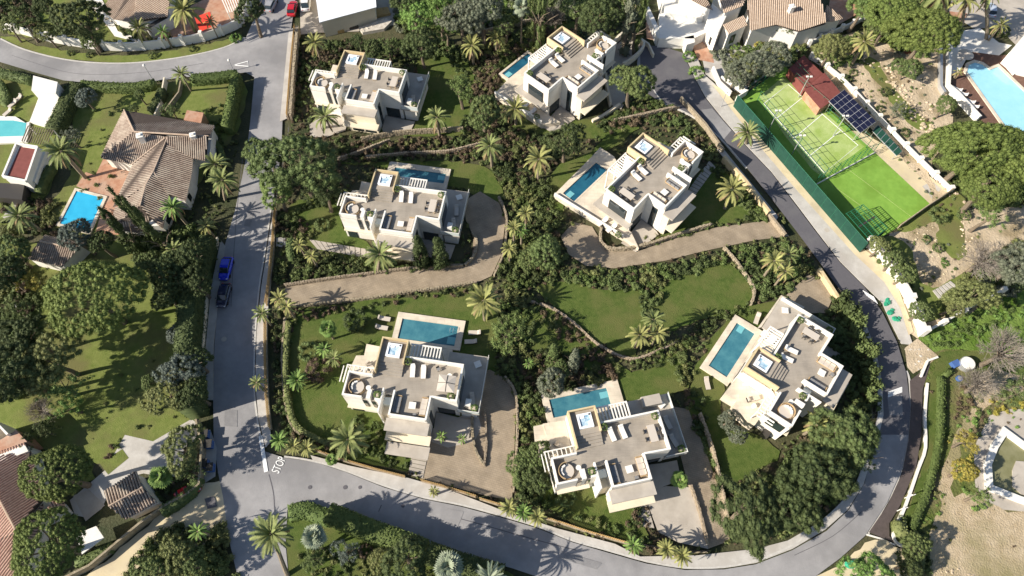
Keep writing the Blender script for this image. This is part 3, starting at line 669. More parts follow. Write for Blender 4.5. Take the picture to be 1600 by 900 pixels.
# ================================================================== VILLAS
VS = {
 1: ((-19.26, 93.08), -10.5, False, 1.0, 'the villa below the long white shed'),
 3: ((-10.85, 66.0), -9.0, False, 1.0, 'the villa with two pointed conifers'),
 4: ((-6.96, 35.6), -8.5, False, 1.0, 'the villa nearest the STOP marking'),
 6: ((20.55, 28.8), 12.0, False, 1.0, 'the villa above the bottom road'),
 7: ((43.06, 43.67), 53.0, False, 1.0, 'the villa in the right road bend'),
 5: ((15.36, 66.17), 47.5, True, 1.06, 'the villa above the curving driveway'),
 2: ((2.12, 91.8), 47.0, True, 1.07, 'the villa beside the curved ramp'),
}
class Fr:
    """a villa's own frame: x along its long side, y towards the pool"""
    def __init__(s, k): s.k = k; s.o, a, s.mir, s.s, s.name = VS[k]; s.a = R(a)
    def w(s, x, y):
        x = -x if s.mir else x; x *= s.s; y *= s.s
        return (s.o[0]+math.cos(s.a)*x-math.sin(s.a)*y, s.o[1]+math.sin(s.a)*x+math.cos(s.a)*y)
    def r(s, a): return s.a+(-a if s.mir else a)
U = [(0,0),(-8.6,0),(-8.6,2.35),(-12.6,2.35),(-12.6,-3.4),(-16.35,-3.4),(-16.35,-7.1),(-10.7,-7.1),(-10.7,-5.6),(-9.2,-5.6),(-9.2,-9.0),(-3.7,-9.0),(-3.7,-5.6),(0,-5.7)]
ZD = 6.05
def villa(k):
    f = Fr(k); t = thing('villa', 'white flat-roofed roof-terrace villa: '+f.name, 'villa', (f.o[0], f.o[1], 0), f.a, None, f.s)
    B = lambda: MB(f.mir)
    EXV.append([f.w(*q) for q in ((-17.7,2.6),(-12.7,2.6),(3.3,3.2),(3.3,-6.3),(-3.2,-9.2),(-3.2,-11),(-9.9,-11),(-9.9,-9),(-16.6,-7.4),(-17.7,-5))])
    EXC.append([f.w(*q) for q in ((-17.5,4.5),(3.2,4.5),(3.2,-9.5),(-3,-11.5),(-10,-11.5),(-17.5,-7.5))])
    if k in (5,2): EXC.append([f.w(*q) for q in ((-11,8.8),(3.2,8.2),(3.2,-9),(-11,0))])
    def put(mb, name, m, par=None): return mb.build(name, M[m], par or t, local=True)
    wl = put(B().prism(U, 0, ZD-.06, top=False), 'wall', 'white')
    put(B().prism(U, ZD-.06, ZD-.003), 'roof_deck', 'roofdeck')
    # parapets
    tp = 7.0; th = .26; h = th/2
    segs = [((-8.6,-h),(0,-h)), ((-h,0),(-h,-5.7)), ((0,-5.7+h),(-3.7,-5.6+h)), ((-3.7-h,-5.4),(-3.7-h,-9.0)), ((-9.2,-9.0+h),(-3.7,-9.0+h)), ((-9.2+h,-5.3),(-9.2+h,-9.0)), ((-12.75,-3.4-h),(-16.35,-3.4-h)), ((-16.35+h,-3.4),(-16.35+h,-7.1)), ((-16.35,-7.1+h),(-13.5,-7.1+h)), ((-12.85,-7.1+h),(-12.25,-7.1+h)), ((-11.6,-7.1+h),(-10.7,-7.1+h))]
    for i, (a, b) in enumerate(segs):
        p = B(); p.wall(a, b, th, ZD, tp+.004*(i % 3), e=0); put(p, 'parapet', 'whiter')
    p = B(); p.box(-12.85,-12.25,-6.9,-5.75, ZD, tp-.01); put(p, 'planter_wall', 'whiter')
    # stair head: fin walls and a sunken landing
    p = B(); p.wall((-10.7,-5.2),(-10.7,-8.8), .22, 0, tp-.02); put(p, 'fin_wall', 'whiter')
    p = B(); p.box(-10.58,-9.22,-8.4,-5.62, 0, 4.6); put(p, 'stair_head', 'cream')
    p = B(); p.box(-10.58,-9.22,-7.2,-6.1, 4.61, 5.6); put(p, 'landing_glass', 'balus')
    # hot tub platform with timber surround, its steps on the garden side
    p = B(); p.box(-12.42,-8.78,-1.3,2.1, ZD, 6.9); put(p, 'tub_platform', 'roofdeck')
    for a, b in (((-12.6,2.235),(-8.6,2.235)), ((-12.5,2.12),(-12.5,-3.0)), ((-8.7,2.12),(-8.7,-1.3))):
        w_ = .23 if a[1] == b[1] else .2; p = B(); p.wall(a, b, w_, ZD-.9 if a[1] == b[1] else ZD-.5, 7.42 if a[1] != b[1] else 7.424); put(p, 'timber_screen', 'ochre')
    for j in range(4):
        p = B(); p.box(-12.38,-8.7,-1.3-.42*(j+1),-1.3-.42*j-.004, ZD, 6.9-.17*(j+1)); put(p, 'step', 'roofdeck')
    # pergola over the pool side
    pg = B(); X0, X1, Y0, Y1 = -8.45, -3.8, .12, 2.4; z = 6.15
    pg.wall((X0,Y1-.1),(X1,Y1-.1), .2, z-.25, z); pg.wall((X1-.1,Y0),(X1-.1,Y1-.21), .2, z-.25, z-.003); pg.wall((X0,Y0+.06),(X1-.22,Y0+.06), .12, z-.25, z-.006)
    pf = put(pg, 'pergola_frame', 'whiter')
    for j in range(9):
        x = X0+.35+j*.47; put(B().box(x-.08, x+.08, Y0+.12, Y1-.2, z-.22, z-.03), 'slat', 'whiter', pf)
    for x in (X1-.1, X0+2.2): put(B().box(x-.1, x+.1, Y1-.18, Y1-.02, 0, z-.26), 'post', 'whiter', pf)
    # balcony frame over the wing's deck
    pg = B(); X0, X1, Y0, Y1 = -17.0, -12.63, -3.36, -2.3; z = 6.2
    pg.wall((X0,Y1),(X1,Y1), .16, z-.22, z); pg.wall((X0+.08,Y1-.09),(X0+.08,Y0-1.6), .16, z-.22, z-.003); pg.wall((X0-.42,Y1-.2),(X0-.42,Y0-1.6), .12, z-.22, z-.003)
    pf = put(pg, 'balcony_frame', 'whiter')
    for j in range(6):
        x = X0+.55+j*.62; put(B().box(x-.06, x+.06, Y0+.0, Y1-.09, z-.2, z-.03), 'slat', 'whiter', pf)
    put(B().box(X0-.03, X0+.13, Y1-.05, Y1+.07, 3.1, z-.23), 'post', 'whiter', pf)
    # terraces round the middle storey
    TX, TY = (3.1, 3.1) if not f.mir else (1.15, 1.0)
    put(B().prism([(-3.0,TY),(TX,TY),(TX,-6.0),(-.25,-6.0),(-.25,-5.75),(.02,-5.75),(.02,.02),(-3.0,.02)], 2.85, 3.1, bot=True), 'terrace_slab', 'concrete')
    if not f.mir:
        put(B().box(.3,2.6,-5.6,2.6, 0, 2.84), 'lower_wall', 'white')
        put(B().box(-2.8,.28,.3,2.6, 0, 2.84), 'lower_wall', 'white')
    if not f.mir:
        bl = B(); bl.wall((3.04,3.0),(3.04,-5.95), .05, 3.11, 4.0); bl.wall((-.1,-5.94),(3.0,-5.94), .05, 3.11, 3.997); put(bl, 'glass_balustrade', 'balus')
        bl = B(); bl.wall((3.04,3.05),(3.04,-6.0), .07, 4.003, 4.05); bl.wall((-.1,-5.94),(3.0,-5.94), .07, 4.003, 4.047); put(bl, 'handrail', 'whiter')
    put(B().box(.9,1.7,-5.2,-4.2, 3.11, 4.3), 'roof_box', 'whiter') if k in (1,3,4) else None
    # deck of the wing on the far side
    if k != 2 and k != 5:
        put(B().prism([(-17.4,-2.0),(-17.4,-3.3),(-16.4,-3.38),(-12.65,-3.38),(-12.65,2.3),(-15.9,2.5),(-15.8,.6),(-17.0,.4)], .1, 3.0), 'side_deck', 'travertine')
    else: put(B().prism([(-17.0,-3.37),(-12.65,-3.37),(-12.65,1.2),(-16.2,1.0)], .1, 3.0), 'side_deck', 'travertine')
    # canopy and the storey under it
    put(B().box(-9.6,-3.35,-10.85,-9.04, 5.3, 5.6), 'canopy', 'concrete')
    put(B().box(-9.3,-3.7,-10.1,-9.03, 0, 5.29), 'lower_wall', 'cream')
    put(B().box(-9.75,-3.2,-11.5,-10.11, 2.6, 2.85), 'canopy', 'cream')
    put(B().box(-16.2,-11.6,-7.7,-7.11, 2.9, 3.1), 'ledge', 'cream')
    # windows: tall slots in the wing, openings in the lower walls
    def win(a, b, z0, z1, off):
        fr = B(); fr.wall(a, b, .14, z0, z1); fr = put(fr, 'window', 'frame')
        d = ((b[0]-a[0]), (b[1]-a[1])); A = (a[0]+d[0]*.05, a[1]+d[1]*.05); C = (b[0]-d[0]*.05, b[1]-d[1]*.05)
        gl = B(); gl.wall(A, C, .2, z0+.08, z1-.08); put(gl, 'pane', 'glass', fr)
    for a, b, z0, z1 in (((-13.5,-7.12),(-12.9,-7.12),3.2,6.0), ((-12.22,-7.12),(-11.62,-7.12),3.2,6.0), ((-16.0,-7.12),(-14.4,-7.12),.2,2.4),
                         ((-8.6,-10.12),(-6.6,-10.12),.3,2.4), ((-6.2,-10.12),(-4.2,-10.12),.3,2.4), ((-3.68,-7.9),(-3.68,-6.9),.3,5.2), ((-3.2,-5.63),(-.6,-5.68),.3,2.6), ((.02,-4.6),(.02,-1.2),3.2,5.5),
                         ((-16.37,-6.6),(-16.37,-4.2),3.2,5.6), ((-11.9,2.36),(-9.4,2.36),.4,2.6), ((-7.9,.02),(-4.2,.02),3.2,5.6)):
        win(a, b, z0, z1, 0)
    # paved court on the low side
    put(B().prism([(-3.65,-5.72),(-.3,-6.05),(2.2,-6.1),(1.9,-8.9),(-3.1,-9.6),(-3.4,-9.0)], .25, .34 if k != 4 else .4), 'paved_court', 'concrete')
    if k == 4: put(B().prism([(-9.4,-11.6),(-3.1,-11.6),(-3.1,-13.4),(-9.4,-13.4)], 2.2, 2.45, bot=True), 'garage_slab', 'concrete')
    if k == 7: 
        put(B().prism([(-1.1,-.3+3.5),(-3.0,3.2),(-3.6,3.6),(3.9,3.3),(4.2,-.6),(3.13,-.6),(3.13,3.13),(-1.1,3.13)], 2.85, 3.09, bot=True), 'terrace_slab', 'travertine')
        for x in (-17.3,-14.9): put(B().box(x, x+2.0, -5.9,-4.9, .2, 1.6), 'light_well', 'frame')
    if k == 6:
        put(B().prism([(-17.3,2.5),(-12.7,2.5),(-12.7,.2),(-17.6,.2)], 2.4, 2.6, bot=True), 'terrace_slab', 'travertine')
        put(B().box(-1.2,1.6,1.5,3.0,3.12,4.4), 'stair_box', 'concrete')
    # pools
    pl = {1: ((-10.2,-2.2,3.4,5.0), (-10.7,-1.9,3.0,5.4), .5), 3: ((-11.7,-2.3,6.0,8.2), (-12.9,-1.6,4.9,9.3), .5), 4: ((-12.0,-2.9,5.1,8.6), (-12.9,-1.9,4.5,9.65), .5),
          6: ((-13.9,-4.9,3.7,6.6), (-14.9,-2.9,3.0,7.55), .5), 7: ((-12.25,-3.1,3.4,6.55), (-13.3,-2.0,2.6,7.5), .5), 5: ((-7.0,1.7,4.3,6.7), None, 1.2), 2: ((-8.9,-1.9,5.2,7.0), (-9.3,-1.5,5.0,7.4), .7)}[k]
    (x0,x1,y0,y1), dk, z = pl
    if dk: EXC.append([f.w(*q) for q in ((dk[0],dk[2]),(dk[1],dk[2]),(dk[1],dk[3]),(dk[0],dk[3]))]); EXV.append(EXC[-1])
    else: EXV.append(EXC[-1])
    pt = thing('swimming_pool', {1:'narrow teal plunge pool of ', 3:'blue pool with pale surround at ', 4:'blue and turquoise pool of ', 6:'turquoise pool with dark left end at ', 7:'tilted blue pool left of ', 5:'long narrow deep blue pool left of ', 2:'slim dark blue pool on the lawn left of '}[k]+f.name, 'swimming pool', (f.o[0], f.o[1], 0), f.a, None, f.s)
    rim = B()
    D = dk or (-7.3,2.0,4.0,7.0)
    for a in ((D[0],x0,D[2],D[3]),(x1,D[1],D[2],D[3]),(x0,x1,D[2],y0),(x0,x1,y1,D[3])): rim.box(a[0],a[1],a[2],a[3], 0, z+.02)
    rim.build('coping', M['travertine'], pt)
    B().box(x0,x1,y0,y1, 0, z-.14).build('water', M['water'] if k not in (5,2) else M['water_deep'], pt)
    st = B(); cx = x0+.1 if k in (1,) else x1-1.3
    for j in range(3): st.box(cx+.3*j, x1-.02, y1-1.5+.02 if k != 4 else y0+.3, y1-.5 if k != 4 else y0+1.5, z-.12, z-.10+.02*j)
    st.build('pool_steps', M['waterstep'], pt)
    if k in (3,4):
        for q in (0,1):
            hr = B(); X = x1-1.1+.5*q; hr.tube((X,y0+2.2,z-.1),(X,y0+2.2,z+.6),.03); hr.tube((X,y0+2.2,z+.6),(X+.0,y0+2.8,z+.6),.03); hr.tube((X,y0+2.8,z+.6),(X,y0+2.8,z-.1),.03); hr.build('handrail', M['steel'], pt)
    if k == 5:
        put(B().prism([(-9.9,8.2),(2.8,7.0),(2.8,7.02),(2.8,6.72),(-7.3,6.99),(-7.31,4.0),(2.0,3.99),(2.01,7.0),(2.8,7.0)], 0, 1.2) if False else B().prism([(-9.9,8.2),(-7.31,8.0),(-7.31,4.3),(-8.55,2.6),(-10.0,5.2)], 0, 1.2), 'pool_terrace', 'travertine')
        put(B().prism([(-7.31,8.0),(2.9,7.6),(2.9,7.01),(-7.31,7.01)], 0, 1.196), 'pool_terrace', 'travertine')
        put(B().prism([(-7.31,3.99),(2.01,3.99),(2.01,7.0),(2.9,7.0),(1.6,-6.1),(1.55,-9.0),(0.03,-6.3),(0.03,.03),(-8.4,.03),(-8.4,2.6)], 0, 1.19), 'pool_terrace', 'travertine')
        bl = B(); bl.wall((2.86,7.5),(1.62,-6.0), .2, 1.2, 1.75); put(bl, 'terrace_parapet', 'whiter')
    if k == 2:
        put(B().prism([(-8.4,2.6),(-8.4,.03),(.03,.03),(.03,-5.8),(-.2,-8.6),(2.4,-6.6),(3.0,4.2),(-1.4,4.9),(-8.5,4.9)], 0, 1.19), 'pool_terrace', 'travertine')
        bl = B(); bl.wall((2.96,4.1),(2.36,-6.5), .2, 1.2, 2.0); put(bl, 'terrace_parapet', 'whiter')
    if k in (1,3,4,6,7):
        put(B().prism([(-8.5,.05),(-3.03,.05),(-3.03,D[2]-.02),(-12.6,D[2]-.02),(-12.6,2.4),(-8.5,2.4)], 0, .5), 'patio', 'travertine')
    return f
for nm, c1, c2 in (('water', (.035,.14,.19), (.07,.21,.25)), ('water_deep', (.012,.075,.13), (.02,.11,.17)), ('water_pale', (.30,.60,.72), (.34,.64,.76)), ('water_bright', (.03,.36,.60), (.04,.42,.66)), ('water_green', (.17,.165,.075), (.23,.22,.12)), ('water_teal',(.10,.42,.45),(.13,.48,.5))):
    M[nm] = mat(nm, c1, c2, rough=.06, scale=.5, bump=.012, bscale=2.2, spec=.5)
M['waterstep'] = mat('pool_step', (.16,.42,.46), rough=.2)

# ------------------------------------------------------------------ furniture prototypes: built once, copied by hand
def proto(fn): 
    o = fn(); o['_p'] = 1; PROTO.append(o); return o
PROTO = []; USED = set()
def copy_tree(o, par=None):
    c = o.copy(); COL.objects.link(c); c.parent = par
    for ch in list(o.children): copy_tree(ch, c)
    return c
def place(p, x, y, z, rz, label, group=None, sc=1.0):
    o = p if p.name not in USED else copy_tree(p); USED.add(p.name)
    o.location = (x, y, z); o.rotation_euler = (0,0,rz); o.scale = (sc,)*3; o['label'] = label
    if group: o['group'] = group
    return o
def mk_lounger(m='fabric', fm='wood'):
    t = thing('sun_lounger', 'x', 'sun lounger')
    b = MB(); b.box(-.36,.36,-1.0,1.0,.2,.27); b.build('frame', M[fm], t)
    for x in (-.3,.3):
        for y in (-.85,.75): MB().box(x-.04,x+.04,y-.04,y+.04,0,.199).build('leg', M[fm], t)
    MB().box(-.35,.35,-1.0,.38,.28,.42).build('mattress', M[m], t)
    b = MB(); b.add([(-.35,.39,.3),(.35,.39,.3),(.35,.97,.62),(-.35,.97,.62),(-.35,.37,.42),(.35,.37,.42),(.35,.93,.75),(-.35,.93,.75)], [(0,3,2,1),(4,5,6,7),(0,1,5,4),(1,2,6,5),(2,3,7,6),(3,0,4,7)]); b.build('backrest', M[m], t)
    MB().box(-.3,.3,.72,.95,.74,.84).build('pillow', M[m], t)
    return t
def mk_table():
    t = thing('dining_table', 'x', 'table'); MB().box(-.55,.55,-1.2,1.2,.7,.76).build('tabletop', M['canvas'], t)
    for x in (-.45,.45):
        for y in (-1.05,1.05): MB().box(x-.05,x+.05,y-.05,y+.05,0,.699).build('leg', M['wood'], t)
    return t
def mk_chair():
    t = thing('terrace_chair', 'x', 'chair'); MB().box(-.25,.25,-.25,.25,.4,.48).build('seat', M['greyfab'], t); MB().box(-.25,.25,.22,.28,.49,.88).build('backrest', M['frame'], t)
    for x in (-.22,.22):
        for y in (-.22,.22): MB().box(x-.03,x+.03,y-.03,y+.03,0,.399).build('leg', M['frame'], t)
    return t
def mk_sofa(m='greyfab'):
    t = thing('outdoor_sofa', 'x', 'sofa'); MB().box(-.45,.45,-1.3,1.3,.1,.32).build('base', M['wicker'], t)
    for i in range(3): MB().box(-.3,.44,-1.2+.8*i,-1.2+.8*i+.77,.325,.46).build('seat_cushion', M[m], t)
    for i in range(3): MB().box(-.45,-.31,-1.2+.8*i+.03,-1.2+.8*i+.74,.325,.75).build('back_cushion', M[m], t)
    for y in (-1.35,1.3): MB().box(-.45,.45,y-.04,y+.06,.1,.6).build('armrest', M['wicker'], t)
    return t
def mk_coffee():
    t = thing('coffee_table', 'x', 'table'); MB().box(-.5,.5,-.5,.5,.3,.36).build('tabletop', M['whiter'], t); MB().box(-.35,.35,-.35,.35,0,.299).build('base', M['whiter'], t)
    return t
def mk_daybed():
    t = thing('round_daybed', 'x', 'daybed'); b = MB(); b.cyl(0,0,1.12,0,.3,24); b.build('base', M['wicker'], t); MB().cyl(0,0,1.0,.303,.45,24).build('mattress', M['canvas'], t)
    r = MB()
    for i in range(14):
        a0, a1 = R(60+i*12), R(72+i*12); r.wall((1.12*math.cos(a0),1.12*math.sin(a0)),(1.12*math.cos(a1),1.12*math.sin(a1)),.09,.303,.95)
    r.build('backrest', M['wicker'], t)
    for i in range(3): a = R(95+i*45); MB().obox(.72*math.cos(a), .72*math.sin(a), .5,.24,.455,.75,a+R(90)).build('pillow', M['fabric'], t)
    return t
def mk_rtable():
    t = thing('side_table', 'x', 'table'); MB().cyl(0,0,.36,.5,.55,18).build('tabletop', M['whiter'], t); MB().cyl(0,0,.08,0,.499,8).build('stem', M['whiter'], t); MB().cyl(0,0,.28,-.0,.04,12).build('foot', M['whiter'], t)
    return t
def mk_pot():
    t = thing('potted_plant', 'x', 'plant'); MB().cyl(0,0,.24,0,.5,12,.32).build('pot', M['pot'], t)
    inst(get_crown('ball','light',1), 'foliage', (0,0,.85), 0, (.5,.5,.5), t); return t
def mk_tub():
    t = thing('hot_tub', 'x', 'hot tub'); b = MB()
    b.box(-1.05,1.05,.75,1.05,0,.34); b.box(-1.05,1.05,-1.05,-.75,0,.34); b.box(-1.05,-.75,-.75,.75,0,.34); b.box(.75,1.05,-.75,.75,0,.34); b.build('shell', M['tub'], t)
    MB().box(-.75,.75,-.75,.75,0,.2).build('water', M['tubwater'], t)
    MB().box(-.72,.0,.38,.72,.201,.27).build('seat', M['tub'], t); MB().box(.35,.72,-.7,-.1,.201,.27).build('seat', M['tub'], t)
    MB().cyl(.78,.78,.14,.345,.39,10).build('control_panel', M['frame'], t)
    MB().box(-1.15,-1.06,-1.1,1.1,0,.3).build('edge_trim', M['frame'], t); MB().box(1.06,1.15,-1.1,1.1,0,.3).build('edge_trim', M['frame'], t)
    return t
M['tubwater'] = mat('tub_water', (.16,.32,.44), (.62,.70,.76), rough=.1, scale=2.2, bump=.05, bscale=5)
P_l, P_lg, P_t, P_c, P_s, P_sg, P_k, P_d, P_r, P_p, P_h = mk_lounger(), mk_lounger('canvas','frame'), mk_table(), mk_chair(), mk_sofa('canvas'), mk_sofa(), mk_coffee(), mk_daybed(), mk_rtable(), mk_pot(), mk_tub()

for k in (1,2,3,4,5,6,7):
    f = villa(k); n = f.name; z = ZD; s = f.s; Z = ZD*s
    def P(p, x, y, a, lab, grp=None, zz=None): w_ = f.w(x, y); return place(p, w_[0], w_[1], Z if zz is None else zz*s, f.r(a), lab+' '+n, grp, s)
    P(P_h, -10.5, .55, 0, 'white hot tub on the roof of', zz=6.9)
    P(P_l, -7.25, -1.9, R(8), 'roof lounger nearer the hot tub of')
    P(P_l, -5.65, -1.85, R(8), 'roof lounger farther from the hot tub of')
    P(P_k, -6.2, -7.0, R(3), 'white coffee table in the roof nook of')
    P(P_sg, -8.35, -7.2, 0, 'shaded grey nook sofa on the roof of')
    P(P_s, -4.55, -7.0, math.pi, 'sunlit beige sofa in the roof nook of')
    P(P_c, -5.6, -8.35, R(170), 'armchair between the roof nook sofas of')
    P(P_d, -14.6, -5.5, R(20) if k not in (7,) else R(200), 'round wicker daybed on the roof of')
    P(P_r, -12.95, -5.4, 0, 'round white table beside the daybed of')
    P(P_p, -8.1, -.75, 0, 'potted plant beside the hot tub of')
    P(P_p, -.75, -.75, 0, 'potted plant in the roof corner of') if k != 4 else P(P_p, -1.0, -5.0, 0, 'potted green plant under the parasol on')
    P(P_p, -11.35, -6.3, 0, 'potted plant at the stair head of')
    P(P_p, 2.3, -5.3, 0, 'potted plant on the side terrace of', zz=3.1 if k not in (5,2) else 1.2)
    if k != 4:
        P(P_t, -1.75, -3.0, R(0), 'long pale dining table on the roof of')
        for i, (dx, dy, a) in enumerate(((-.85,-.6,90),(-.85,.5,90),(.85,-.6,-90),(.85,.5,-90))):
            P(P_c, -1.75+dx, -3.0+dy, R(a), '%s chair at the roof table of' % ('inner near','inner far','outer near','outer far')[i], 'chairs at the roof dining tables')
    else:
        P(P_c, -3.0, -2.9, R(100), 'dark chair left of the square parasol on'); P(P_c, -3.6, -1.1, R(40), 'wicker armchair by the roof parapet of')
        P(P_r, -1.8, -1.9, 0, 'small round table above the square parasol on')
        t = thing('parasol', 'square beige parasol with dark ribs on the roof of '+n, 'parasol', (*f.w(-1.75,-3.7), Z), f.a+R(2))
        MB().cyl(0,0,.04,0,2.5,8).build('pole', M['steel'], t)
        for q in range(4):
            a = math.pi/2*q; c = [(1.75*math.cos(a+math.pi/4+e), 1.75*math.sin(a+math.pi/4+e)) for e in (0, -math.pi/2)]
            MB().add([(c[0][0],c[0][1],2.25),(0,0,2.6),(c[1][0],c[1][1],2.25)], [(0,1,2)]).build('canopy_panel', M['canvas'], t)
            m_ = ((c[0][0]+c[1][0])/2, (c[0][1]+c[1][1])/2); MB().tube((0,0,2.62),(m_[0],m_[1],2.28),.035).build('rib', M['frame'], t)
    if k not in (5,2):
        # middle terrace
        P(P_lg, 1.75, -3.9, R(15), 'grey lounger near the corner, side terrace of', zz=3.1)
        P(P_lg, 1.7, -5.0 if k != 4 else -5.2, R(75), 'sideways grey lounger, side terrace of', zz=3.1) if k in (1,4) else P(P_lg, 1.7, -1.2, R(10), 'middle grey lounger, side terrace of', zz=3.1)
        P(P_k, 1.6, 1.6, R(30), 'low table on the side terrace of', zz=3.1)
    if k in (5,2):
        for q, yy in enumerate((-1.6,-3.4)): P(P_l, 1.75, yy-.2, R(100), 'cream lounger %s, low terrace of' % ('nearer the pool','farther from the pool')[q], zz=1.2)
    P(P_r, -15.2, -1.8, 0, 'small table on the side deck of', zz=3.0); P(P_lg, -14.2, -1.2, R(50), 'angled lounger on the side deck of', zz=3.0)
def gplace(p, px, py, a, lab, grp=None, z=.2): x, y = G(px, py, z); return place(p, x, y, z, a, lab, grp)
gplace(P_lg, 601, 499, R(80), 'upper grey lounger on the lawn left of the turquoise pool')
gplace(P_lg, 597, 513, R(80), 'lower grey lounger on the lawn left of the turquoise pool')
gplace(P_lg, 742, 521, R(-90), 'shaded lounger on the lawn right of the turquoise pool')
gplace(P_lg, 736, 535, R(-88), 'pale lounger on the lawn below the shaded one, right of the pool')
gplace(P_lg, 1182, 499, R(-25), 'grey lounger standing on the lawn above the tilted pool')
gplace(P_lg, 1104, 600, R(5), 'grey lounger alone on the lawn below the tilted pool')

# ================================================================== WALLS AND FENCES
def wall(pts, wd, h, m, label, sm=0, name='garden_wall', posts=None, cap=None, z=None, h2=None, cat='wall'):
    """a wall standing on the ground along pts; posts: spacing in metres or list of px points"""
    p = GP(pts); p = smooth(p, sm) if sm else p
    o = ribbon(MB(), p, wd, 0, h, h2).build(name, M[m]) ; setp(o, label, cat)
    if cap: ribbon(MB(), p, wd+.12, h+.002, h+.08).build('coping', M[cap], o, local=False)
    if posts:
        q = resample(p, posts) if isinstance(posts, (int, float)) else GP(posts)
        for x, y in q: MB().obox(x, y, wd+.35, wd+.35, .05, h+.45).build('pillar', M['whiter'], o, local=False)
    return o
def stone_wall(pts, h, label, wd=.32, sm=4, st=.42, name='stone_wall', m='stone'):
    p = smooth(GP(pts), sm) if sm else GP(pts); rg = random.Random(len(label)+int(pts[0][0]))
    t = ribbon(MB(), p, wd*.8, 0, h*.93).build(name, M[m]); setp(t, label, 'wall'); q = resample(p, st); mb = MB()
    for a, b in zip(q, q[1:]):
        an = math.atan2(b[1]-a[1], b[0]-a[0]); nx, ny = -math.sin(an), math.cos(an)
        for s_ in (-1, 1): mb.obox(a[0]+nx*s_*wd*.24+rg.uniform(-.04,.04), a[1]+ny*s_*wd*.24, st*rg.uniform(.7,.98), wd*.47*rg.uniform(.85,1.05), h*.9, h+rg.uniform(-.02,.10), an+rg.uniform(-.15,.15))
        zz = .15
        while zz < h-.25:
            for s_ in (-1, 1): mb.obox(a[0]+nx*s_*wd*.4+rg.uniform(-.15,.15)*math.cos(an), a[1]+ny*s_*wd*.4, st*rg.uniform(.6,.95), .16*rg.uniform(.7,1.4), zz, zz+rg.uniform(.2,.3), an)
            zz += .34
    s_ = mb.build('stones', M[m], t, local=False); s_['kind'] = 'stuff'; return t
def picket(pts, h, label, m='timber', base=.5, sm=0, pitch=.28, name='picket_fence'):
    p = GP(pts); p = smooth(p, sm) if sm else p; x, y = p[0]
    t = thing(name, label, 'fence', (x, y, 0)); ribbon(MB(), p, .35, 0, base).build('base_wall', M['stone'], t, local=False)
    ribbon(MB(), p, .06, h-.25, h-.18).build('rail', M[m], t, local=False); ribbon(MB(), p, .06, base+.1, base+.17).build('rail', M[m], t, local=False)
    mb = MB()
    for a in resample(p, pitch): mb.obox(a[0], a[1], .09, .09, base, h)
    k = mb.build('pickets', M[m], t, local=False); k['kind'] = 'stuff'; return t

wall([(-20,40),(0,44),(22,50),(52,58),(85,66),(120,72),(155,77),(195,79),(235,77),(275,72),(315,65),(350,54),(380,38),(392,10),(394,-30)], .3, 2.0, 'whiter', 'long curved white wall with posts along the top left road', 3, posts=3.9)
wall([(343,376),(328,450),(320,540),(312,628)], .25, 1.2, 'cream', 'straight white boundary wall between the big left garden and the street', 0)
wall([(313,660),(322,700),(318,760),(300,775),(262,795),(225,822),(150,885),(110,905)], .3, 1.8, 'stone', 'low dark boundary wall along the sandy lane bottom left', 0)
wall([(262,130),(255,170),(240,205)], .25, 1.6, 'cream', 'beige gateway wall left of the short driveway near the top left road')
wall([(286,133),(283,150),(262,178)], .25, 1.2, 'stone', 'low wall right of the short shaded driveway near the top left road')
picket([(463,48),(457,110),(451,188)], 1.9, 'brown picket fence on a stone base left of the villa below the shed', base=1.2)
stone_wall([(468,52),(463,110),(457,190)], 1.8, 'tan stone wall just inside the picket fence by the red car', .5)
picket([(432,330),(428,392),(423,440),(418,480)], 1.7, 'brown picket fence beside the ladder path gate on the left street')
picket([(417,492),(417,560),(419,620),(424,672)], 1.7, 'brown picket fence left of the turquoise pool garden')
picket([(496,705),(545,722),(590,735),(634,746)], 1.5, 'black and tan picket fence under the large palm near the STOP word')
picket([(659,752),(700,763),(745,777)], 1.6, 'picket fence closing the driveway court beside the slab steps')
picket([(750,780),(800,795),(860,812),(920,832),(990,852)], 1.4, 'picket fence below the villa lawn above the bottom road', m='timber')
picket([(1005,853),(1070,862),(1105,862)], 1.6, 'low metal gate fence at the foot of the pale car court', m='black', base=.2)
wall([(1128,252),(1160,288),(1198,338)], .5, 1.6, 'ochre', 'ochre capped retaining wall left of the right hand road', 0)
wall([(1199,340),(1224,372)], .4, 1.3, 'stone', 'short stone gate wall at the mouth of the curving driveway')
wall([(1276,425),(1305,470)], .5, 1.4, 'ochre', 'short ochre wall by the brown driveway near the right road', 0)
picket([(1305,456),(1330,490),(1350,545),(1358,600),(1362,655)], 1.5, 'curved metal fence behind the villa in the right road bend', m='frame', sm=3)
wall([(1062,158),(1100,200),(1128,240)], .4, 1.3, 'stone', 'stone kerb wall left of the upper right road')
wall([(1020,92),(1012,75),(990,60)], .3, 1.2, 'cream', 'pale corner wall at the top of the right road')
